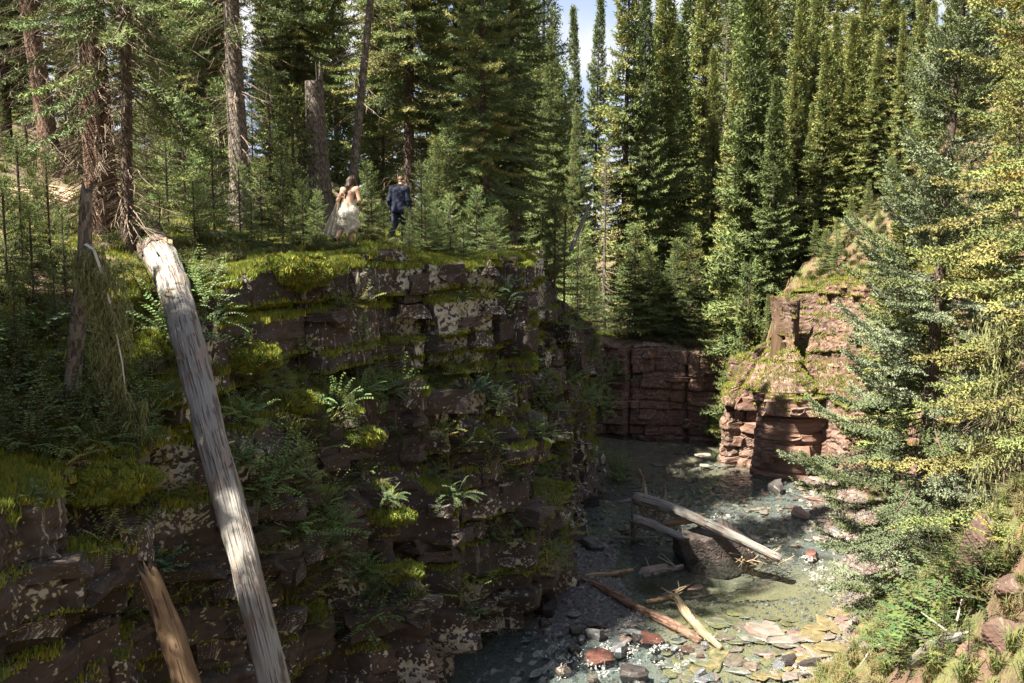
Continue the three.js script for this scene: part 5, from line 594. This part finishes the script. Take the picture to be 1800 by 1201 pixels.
// ---------------------------------------------------------------- people: distance fields meshed with surface nets
function nets(f, lo, hi, h) {
  const nx = Math.ceil((hi[0] - lo[0]) / h) + 1, ny = Math.ceil((hi[1] - lo[1]) / h) + 1, nz = Math.ceil((hi[2] - lo[2]) / h) + 1, val = new Float32Array(nx * ny * nz), id = new Int32Array(nx * ny * nz).fill(-1), pos = [], idx = [], at3 = (i, j, k) => (k * ny + j) * nx + i;
  for (let k = 0; k < nz; k++) for (let j = 0; j < ny; j++) for (let i = 0; i < nx; i++) val[at3(i, j, k)] = f(lo[0] + i * h, lo[1] + j * h, lo[2] + k * h);
  const C = [[0, 0, 0], [1, 0, 0], [0, 1, 0], [1, 1, 0], [0, 0, 1], [1, 0, 1], [0, 1, 1], [1, 1, 1]], Ed = [[0, 1], [2, 3], [4, 5], [6, 7], [0, 2], [1, 3], [4, 6], [5, 7], [0, 4], [1, 5], [2, 6], [3, 7]];
  for (let k = 0; k + 1 < nz; k++) for (let j = 0; j + 1 < ny; j++) for (let i = 0; i + 1 < nx; i++) { let s = 0, n = 0, x = 0, y = 0, z = 0; const v = C.map(([a, b, c]) => val[at3(i + a, j + b, k + c)]); for (const q of v) if (q < 0) s++; if (!s || s === 8) continue; for (const [a, b] of Ed) if ((v[a] < 0) !== (v[b] < 0)) { const t = v[a] / (v[a] - v[b]); x += lerp(C[a][0], C[b][0], t); y += lerp(C[a][1], C[b][1], t); z += lerp(C[a][2], C[b][2], t); n++; } id[at3(i, j, k)] = pos.length / 3; pos.push(lo[0] + (i + x / n) * h, lo[1] + (j + y / n) * h, lo[2] + (k + z / n) * h); }
  const quad = (a, b, c, d, flip) => { if (a < 0 || b < 0 || c < 0 || d < 0) return; flip ? idx.push(a, c, b, a, d, c) : idx.push(a, b, c, a, c, d); };
  for (let k = 1; k + 1 < nz; k++) for (let j = 1; j + 1 < ny; j++) for (let i = 1; i + 1 < nx; i++) { const v = val[at3(i, j, k)] < 0; if (v !== val[at3(i + 1, j, k)] < 0) quad(id[at3(i, j - 1, k - 1)], id[at3(i, j, k - 1)], id[at3(i, j, k)], id[at3(i, j - 1, k)], !v); if (v !== val[at3(i, j + 1, k)] < 0) quad(id[at3(i - 1, j, k - 1)], id[at3(i - 1, j, k)], id[at3(i, j, k)], id[at3(i, j, k - 1)], !v); if (v !== val[at3(i, j, k + 1)] < 0) quad(id[at3(i - 1, j - 1, k)], id[at3(i, j - 1, k)], id[at3(i, j, k)], id[at3(i - 1, j, k)], !v); }
  const g = new THREE.BufferGeometry(); g.setAttribute('position', new THREE.Float32BufferAttribute(pos, 3)); g.setIndex(idx); g.computeVertexNormals(); return g;
}
function capsule(a, b, r0, r1) { const dx = b[0] - a[0], dy = b[1] - a[1], dz = b[2] - a[2], l2 = dx * dx + dy * dy + dz * dz; return (x, y, z) => { const px = x - a[0], py = y - a[1], pz = z - a[2], t = clamp((px * dx + py * dy + pz * dz) / l2); return Math.hypot(px - dx * t, py - dy * t, pz - dz * t) - lerp(r0, r1, t); }; }
function ball(c, r) { return (x, y, z) => { const q = Math.hypot((x - c[0]) / r[0], (y - c[1]) / r[1], (z - c[2]) / r[2]); return (q - 1) * Math.min(...r); }; }
const smin = (a, b, k) => { const h = clamp(0.5 + 0.5 * (b - a) / k); return lerp(b, a, h) - k * h * (1 - h); };
const union = (list, k) => (x, y, z) => { let d = 1e3; for (const f of list) d = smin(d, f(x, y, z), k); return d; };
function handGeo(w, dir, across, curl) { // palm and five fingers from the wrist w
  const D = new THREE.Vector3(...dir).normalize(), A = new THREE.Vector3(...across).normalize(), N = new THREE.Vector3().crossVectors(D, A), P = (f, s, u) => [w[0] + D.x * f + A.x * s + N.x * u, w[1] + D.y * f + A.y * s + N.y * u, w[2] + D.z * f + A.z * s + N.z * u], parts = [];
  const palm = union([-0.022, -0.007, 0.008, 0.022].map(s => capsule(P(0.0, s * 0.7, 0), P(0.08, s, 0), 0.013, 0.011)), 0.012);
  [[-0.027, 0.062], [-0.009, 0.078], [0.009, 0.074], [0.026, 0.06]].forEach(([s, l]) => { const a = P(0.08, s, 0), b = P(0.08 + l * 0.45, s, -curl * 0.012), c = P(0.08 + l * 0.75, s, -curl * 0.034), e = P(0.08 + l * (1 - curl * 0.25), s, -curl * 0.056); parts.push(capsule(a, b, 0.0095, 0.009), capsule(b, c, 0.009, 0.008), capsule(c, e, 0.008, 0.007)); });
  parts.push(capsule(P(0.02, -0.026, 0), P(0.055, -0.05, -0.012), 0.012, 0.0105), capsule(P(0.055, -0.05, -0.012), P(0.085, -0.052, -0.026), 0.0105, 0.0085));
  const all = union(parts, 0.004), f = (x, y, z) => smin(palm(x, y, z), all(x, y, z), 0.006), m = 0.19; return nets(f, [w[0] - m, w[1] - m, w[2] - m], [w[0] + m, w[1] + m, w[2] + m], 0.0048);
}
function headGeo(c, q, jaw) { // skull, jaw, nose, ears; faces -z before it is turned by q
  const f = union([ball([0, 0.03, 0.012], [0.074, 0.09, 0.093]), ball([0, -0.035, -0.035], [0.055 + jaw, 0.062, 0.058]), capsule([0, 0.0, -0.088], [0, -0.03, -0.104], 0.010, 0.014), ball([-0.026, 0.012, -0.082], [0.014, 0.010, 0.010]), ball([0.026, 0.012, -0.082], [0.014, 0.010, 0.010]), capsule([-0.02, -0.062, -0.085], [0.02, -0.062, -0.085], 0.008, 0.008), ball([-0.077, -0.002, 0.008], [0.010, 0.030, 0.018]), ball([0.077, -0.002, 0.008], [0.010, 0.030, 0.018])], 0.014);
  const g = nets(f, [-0.11, -0.13, -0.13], [0.11, 0.14, 0.13], 0.006); g.applyQuaternion(q); g.translate(...c); return g;
}
const skin = new THREE.MeshPhysicalMaterial({ color: RGB(0.50, 0.31, 0.23), roughness: 0.55, sheen: 0.2 }), hairMat = new THREE.MeshStandardMaterial({ color: RGB(0.055, 0.032, 0.02), roughness: 0.5 }), hairShort = new THREE.MeshStandardMaterial({ color: RGB(0.11, 0.06, 0.035), roughness: 0.6 });
const lace = (() => { const a = perFbm(24, 3, 801), b = perFbm(64, 2, 805); const m = new THREE.MeshPhysicalMaterial({ color: 0xffffff, map: texture(512, (u, v) => { const l = smooth(0.47, 0.53, a(u, v)), k = 0.86 + 0.14 * b(u, v); return mix3([0.50, 0.45, 0.35], [0.64, 0.61, 0.53], l).map(x => x * k); }), bumpMap: texture(512, (u, v) => { const l = smooth(0.47, 0.53, a(u, v)); return [l, l, l]; }, false), bumpScale: 0.006, roughness: 0.7, sheen: 0.5, sheenColor: RGB(1, 0.95, 0.85), side: THREE.DoubleSide }); return m; })();
const navy = new THREE.MeshPhysicalMaterial({ color: RGB(0.010, 0.016, 0.045), roughness: 0.75, sheen: 0.15, sheenColor: RGB(0.25, 0.32, 0.5) }), blackLeather = new THREE.MeshStandardMaterial({ color: RGB(0.02, 0.018, 0.018), roughness: 0.4 }), brownLeather = new THREE.MeshStandardMaterial({ color: RGB(0.30, 0.15, 0.07), roughness: 0.5 });
const strip = g => { const c = new THREE.BufferGeometry(); c.setAttribute('position', g.attributes.position); c.setAttribute('normal', g.attributes.normal); c.setIndex(g.index); return c; };
const womanAt = P2(614, 22.9), manAt = P2(703, 26.4);
{ // woman in a white gown, seen from behind, gathering up her skirt as she climbs
  const t = thing('person', 'woman in a strapless white lace gown climbing the mossy cliff edge', 'person', womanAt);
  const HL = [-0.09, 0.87, -0.02], HR = [0.09, 0.88, -0.02], KR = [0.07, 0.47, -0.05], AR = [0.05, 0.085, 0.03], KL = [-0.10, 0.50, 0.0], AL = [-0.17, 0.23, 0.27], SL = [-0.165, 1.315, -0.11], SR = [0.175, 1.325, -0.12], EL = [-0.255, 1.07, -0.03], WL = [-0.26, 0.88, -0.13], ER = [0.255, 1.06, -0.06], WR = [0.20, 0.93, -0.25];
  const body = union([capsule([0, 0.90, -0.02], [0, 1.06, -0.05], 0.135, 0.105), capsule([0, 1.06, -0.05], [0.0, 1.25, -0.10], 0.10, 0.115), capsule([-0.09, 1.26, -0.10], [0.09, 1.265, -0.105], 0.085, 0.085), capsule(SL, [-0.02, 1.34, -0.12], 0.052, 0.06), capsule(SR, [0.02, 1.34, -0.12], 0.052, 0.06), capsule([0, 1.33, -0.12], [0.03, 1.44, -0.16], 0.050, 0.045), capsule(HL, KL, 0.088, 0.056), capsule(HR, KR, 0.088, 0.056), capsule(KL, [-0.135, 0.37, 0.14], 0.054, 0.055), capsule([-0.135, 0.37, 0.14], AL, 0.055, 0.034), capsule(KR, [0.062, 0.30, 0.0], 0.054, 0.055), capsule([0.062, 0.30, 0.0], AR, 0.055, 0.034), capsule(AR, [0.07, 0.04, -0.13], 0.036, 0.026), capsule(AL, [-0.185, 0.09, 0.24], 0.034, 0.026), capsule([-0.185, 0.09, 0.24], [-0.185, 0.055, 0.17], 0.026, 0.018), capsule(SL, EL, 0.047, 0.038), capsule(EL, WL, 0.037, 0.025), capsule(SR, ER, 0.047, 0.038), capsule(ER, WR, 0.037, 0.025)], 0.04);
  const q = new THREE.Quaternion().setFromEuler(new THREE.Euler(-0.38, -0.35, -0.08));
  const parts = [nets(body, [-0.42, -0.02, -0.42], [0.40, 1.52, 0.42], 0.0135), headGeo([0.045, 1.505, -0.185], q, 0), handGeo(WL, [-0.1, -0.8, -0.5], [0.2, -0.3, 1], 0.9), handGeo(WR, [-0.4, -0.3, -0.8], [0.2, 1, -0.2], 0.9)].map(strip);
  mesh('body', mergeGeometries(parts), skin, t);
  const hair = union([ball([0.045, 1.545, -0.165], [0.096, 0.088, 0.112]), capsule([0.03, 1.50, -0.12], [0.0, 1.38, -0.03], 0.082, 0.05), capsule([-0.015, 1.50, -0.12], [-0.07, 1.38, -0.06], 0.06, 0.03), capsule([0.0, 1.38, -0.03], [-0.035, 1.24, 0.02], 0.045, 0.026), capsule([-0.035, 1.24, 0.02], [-0.045, 1.10, 0.06], 0.024, 0.010), capsule([0.11, 1.50, -0.16], [0.13, 1.36, -0.16], 0.04, 0.018)], 0.03);
  mesh('hair', nets((x, y, z) => hair(x, y, z) + 0.006 * Math.sin(x * 190 + y * 25), [-0.2, 1.02, -0.34], [0.22, 1.68, 0.14], 0.009), hairMat, t);
  // gown: tight bodice, skirt gathered up into puffed folds above the calves
  const bod = [], uvb = [], ib = [], NA = 96, NR = 60;
  for (let j = 0; j <= NR; j++) for (let i = 0; i <= NA; i++) { const v = j / NR, a = i / NA * 6.2832, y = lerp(1.10 - 0.10 * Math.sin(a), 0.36, v), sk = smooth(0.10, 0.42, v), puff = smooth(0.25, 0.6, v) * smooth(1.05, 0.75, v); let rx = lerp(0.158, 0.25, sk), rz = lerp(0.15, 0.24, sk); rx -= 0.05 * smooth(0.82, 1, v); rz -= 0.04 * smooth(0.82, 1, v);
    const fold = sk * (0.012 * Math.sin(a * 7 + v * 6 + 2 * Math.sin(v * 5)) + 0.007 * Math.sin(a * 15 + 3 * v)) + puff * (0.016 * Math.sin(v * 17 + 2.6 * Math.sin(a * 1 + 0.7) + 1.3 * Math.sin(a * 3)) + 0.016 * Math.sin(v * 9 - a * 2)) + 0.01 * n3(Math.cos(a) * 3, y * 9, Math.sin(a) * 3) * sk; rx += fold; rz += fold; const cz = lerp(-0.06, -0.01, smooth(0, 0.4, v)), cx = 0.0 - 0.02 * sk; bod.push(cx + Math.cos(a) * rx, y + (v > 0.9 ? 0.018 * Math.sin(a * 4) * (v - 0.9) * 10 : 0) + 0, cz + Math.sin(a) * rz); uvb.push(i / NA * 2, v * 1.6); }
  for (let j = 0; j < NR; j++) for (let i = 0; i < NA; i++) { const a = j * (NA + 1) + i, b = a + NA + 1; ib.push(a, a + 1, b, a + 1, b + 1, b); }
  const gg = new THREE.BufferGeometry(); gg.setAttribute('position', new THREE.Float32BufferAttribute(bod, 3)); gg.setAttribute('uv', new THREE.Float32BufferAttribute(uvb, 2)); gg.setIndex(ib); gg.computeVertexNormals(); const gown = mesh('gown', gg, lace, t);
  const tp = [], tu = [], ti = [], U = 40, W = 30; for (let j = 0; j <= W; j++) for (let i = 0; i <= U; i++) { const u = i / U, v = j / W, w = lerp(0.05, 0.20, smooth(0, 0.8, v)); tp.push(-0.215 - 0.13 * v + (u - 0.5) * w * 2 * 0.85, lerp(1.02, 0.29, v) + 0.012 * Math.sin(u * 14), 0.06 + 0.10 * v + (0.02 + 0.05 * v) * Math.sin(u * 19 + v * 2) + 0.05 * Math.sin(u * 3.1)); tu.push(u, v * 1.4); } for (let j = 0; j < W; j++) for (let i = 0; i < U; i++) { const a = j * (U + 1) + i, b = a + U + 1; ti.push(a, a + 1, b, a + 1, b + 1, b); }
  const tg = new THREE.BufferGeometry(); tg.setAttribute('position', new THREE.Float32BufferAttribute(tp, 3)); tg.setAttribute('uv', new THREE.Float32BufferAttribute(tu, 2)); tg.setIndex(ti); tg.computeVertexNormals(); mesh('train', tg, lace, gown);
  for (const [A, toe, heel] of [[AR, [0.075, 0.012, -0.15], [0.045, 0.012, 0.06]], [AL, [-0.19, 0.05, 0.155], [-0.19, 0.20, 0.315]]]) { const f = union([capsule(toe, [lerp(toe[0], heel[0], 0.5), lerp(toe[1], heel[1], 0.5), lerp(toe[2], heel[2], 0.5)], 0.034, 0.030), capsule([lerp(toe[0], heel[0], 0.5), lerp(toe[1], heel[1], 0.5), lerp(toe[2], heel[2], 0.5)], heel, 0.030, 0.034), capsule([A[0] - 0.036, A[1], A[2]], [A[0] + 0.036, A[1], A[2]], 0.014, 0.014), capsule([A[0], A[1], A[2] + 0.034], heel, 0.012, 0.014)], 0.008); mesh('sandal', nets((x, y, z) => f(x, y, z) * 0.9, [A[0] - 0.12, Math.min(toe[1], heel[1]) - 0.06, A[2] - 0.26], [A[0] + 0.12, A[1] + 0.1, A[2] + 0.14], 0.008), blackLeather, t); }
  t.rotation.y = -0.25;
}
{ // man in a navy suit walking away, head bowed
  const t = thing('person', 'man in a navy suit walking away among young firs, head bowed', 'person', manAt);
  const HL = [-0.10, 0.93, 0], HR = [0.10, 0.93, 0], KL = [-0.11, 0.52, 0.04], AL = [-0.12, 0.20, 0.30], KR = [0.10, 0.52, -0.12], AR = [0.10, 0.10, -0.05], SL = [-0.20, 1.43, -0.03], SR = [0.20, 1.43, -0.03], EL = [-0.27, 1.14, 0.04], WL = [-0.26, 0.90, -0.04], ER = [0.27, 1.13, -0.02], WR = [0.265, 0.88, -0.08];
  const body = union([capsule([0, 0.95, 0], [0, 1.15, -0.02], 0.14, 0.13), capsule([0, 1.15, -0.02], [0, 1.36, -0.03], 0.13, 0.14), capsule(SL, SR, 0.075, 0.075), capsule([0, 1.44, -0.03], [0.01, 1.55, -0.09], 0.062, 0.058), capsule(HL, KL, 0.09, 0.06), capsule(KL, AL, 0.058, 0.04), capsule(HR, KR, 0.09, 0.06), capsule(KR, AR, 0.058, 0.04), capsule(AR, [0.11, 0.04, -0.22], 0.04, 0.03), capsule(AL, [-0.125, 0.07, 0.24], 0.036, 0.03), capsule(SL, EL, 0.055, 0.043), capsule(EL, WL, 0.042, 0.03), capsule(SR, ER, 0.055, 0.043), capsule(ER, WR, 0.042, 0.03)], 0.04);
  const q = new THREE.Quaternion().setFromEuler(new THREE.Euler(-0.55, -0.30, 0)), hc = [0.02, 1.63, -0.13];
  mesh('body', mergeGeometries([nets(body, [-0.4, -0.02, -0.36], [0.4, 1.66, 0.44], 0.015), headGeo(hc, q, 0.008), handGeo(WL, [0, -1, -0.15], [0.1, 0.1, -1], 0.5), handGeo(WR, [0, -1, -0.2], [0.1, -0.1, -1], 0.5)].map(strip)), skin, t);
  const hd = ball([0, 0.045, 0.022], [0.082, 0.088, 0.098]), hg = nets((x, y, z) => Math.max(hd(x, y, z) + 0.003 * n3(x * 60, y * 60, z * 60), -(z + 0.062 + (y - 0.06) * 0.2), -(y + 0.05)), [-0.1, -0.08, -0.1], [0.1, 0.15, 0.14], 0.007); hg.applyQuaternion(q); hg.translate(...hc); mesh('hair', hg, hairShort, t);
  const jk = union([capsule([0, 0.86, 0.02], [0, 1.38, -0.01], 0.15, 0.14), capsule([-0.05, 0.86, 0.0], [-0.05, 1.15, -0.02], 0.155, 0.13), capsule([0.05, 0.86, 0.0], [0.05, 1.15, -0.02], 0.155, 0.13), capsule([-0.06, 1.15, -0.02], [-0.06, 1.35, -0.03], 0.13, 0.135), capsule([0.06, 1.15, -0.02], [0.06, 1.35, -0.03], 0.13, 0.135), capsule([-0.205, 1.415, -0.03], [0.205, 1.415, -0.03], 0.088, 0.088), capsule([0, 1.45, -0.03], [0.005, 1.505, -0.06], 0.082, 0.07), capsule(SL, EL, 0.078, 0.066), capsule(EL, [WL[0], WL[1] + 0.01, WL[2]], 0.066, 0.052), capsule(SR, ER, 0.078, 0.066), capsule(ER, [WR[0], WR[1] + 0.01, WR[2]], 0.066, 0.052)], 0.03);
  const vent = (x, y, z) => z > 0 && y < 1.02 ? 0.02 * smooth(0.02, 0, Math.abs(x)) : 0;
  const jacket = mesh('jacket', nets((x, y, z) => Math.max(jk(x, y, z) + vent(x, y, z) + 0.008 * n3(x * 7, y * 9, z * 7), 0.80 - y), [-0.42, 0.74, -0.3], [0.42, 1.62, 0.3], 0.0135), navy, t);
  const tr = union([capsule([-0.06, 0.93, 0], HL, 0.13, 0.115), capsule([0.06, 0.93, 0], HR, 0.13, 0.115), capsule(HL, KL, 0.112, 0.085), capsule(KL, AL, 0.085, 0.075), capsule(HR, KR, 0.112, 0.085), capsule(KR, AR, 0.085, 0.075)], 0.03); mesh('trousers', nets((x, y, z) => tr(x, y, z) + 0.006 * n3(x * 9, y * 14, z * 9), [-0.36, -0.02, -0.34], [0.36, 1.12, 0.44], 0.0145), navy, t);
  for (const [a, b] of [[[0.10, 0.045, 0.02], [0.115, 0.03, -0.24]], [[-0.12, 0.19, 0.37], [-0.13, 0.045, 0.19]]]) mesh('shoe', nets(capsule(a, b, 0.05, 0.042), [Math.min(a[0], b[0]) - 0.08, Math.min(a[1], b[1]) - 0.08, Math.min(a[2], b[2]) - 0.08], [Math.max(a[0], b[0]) + 0.08, Math.max(a[1], b[1]) + 0.08, Math.max(a[2], b[2]) + 0.08], 0.011), brownLeather, t);
  t.rotation.y = -0.3;
}
renderer.render(scene, camera);
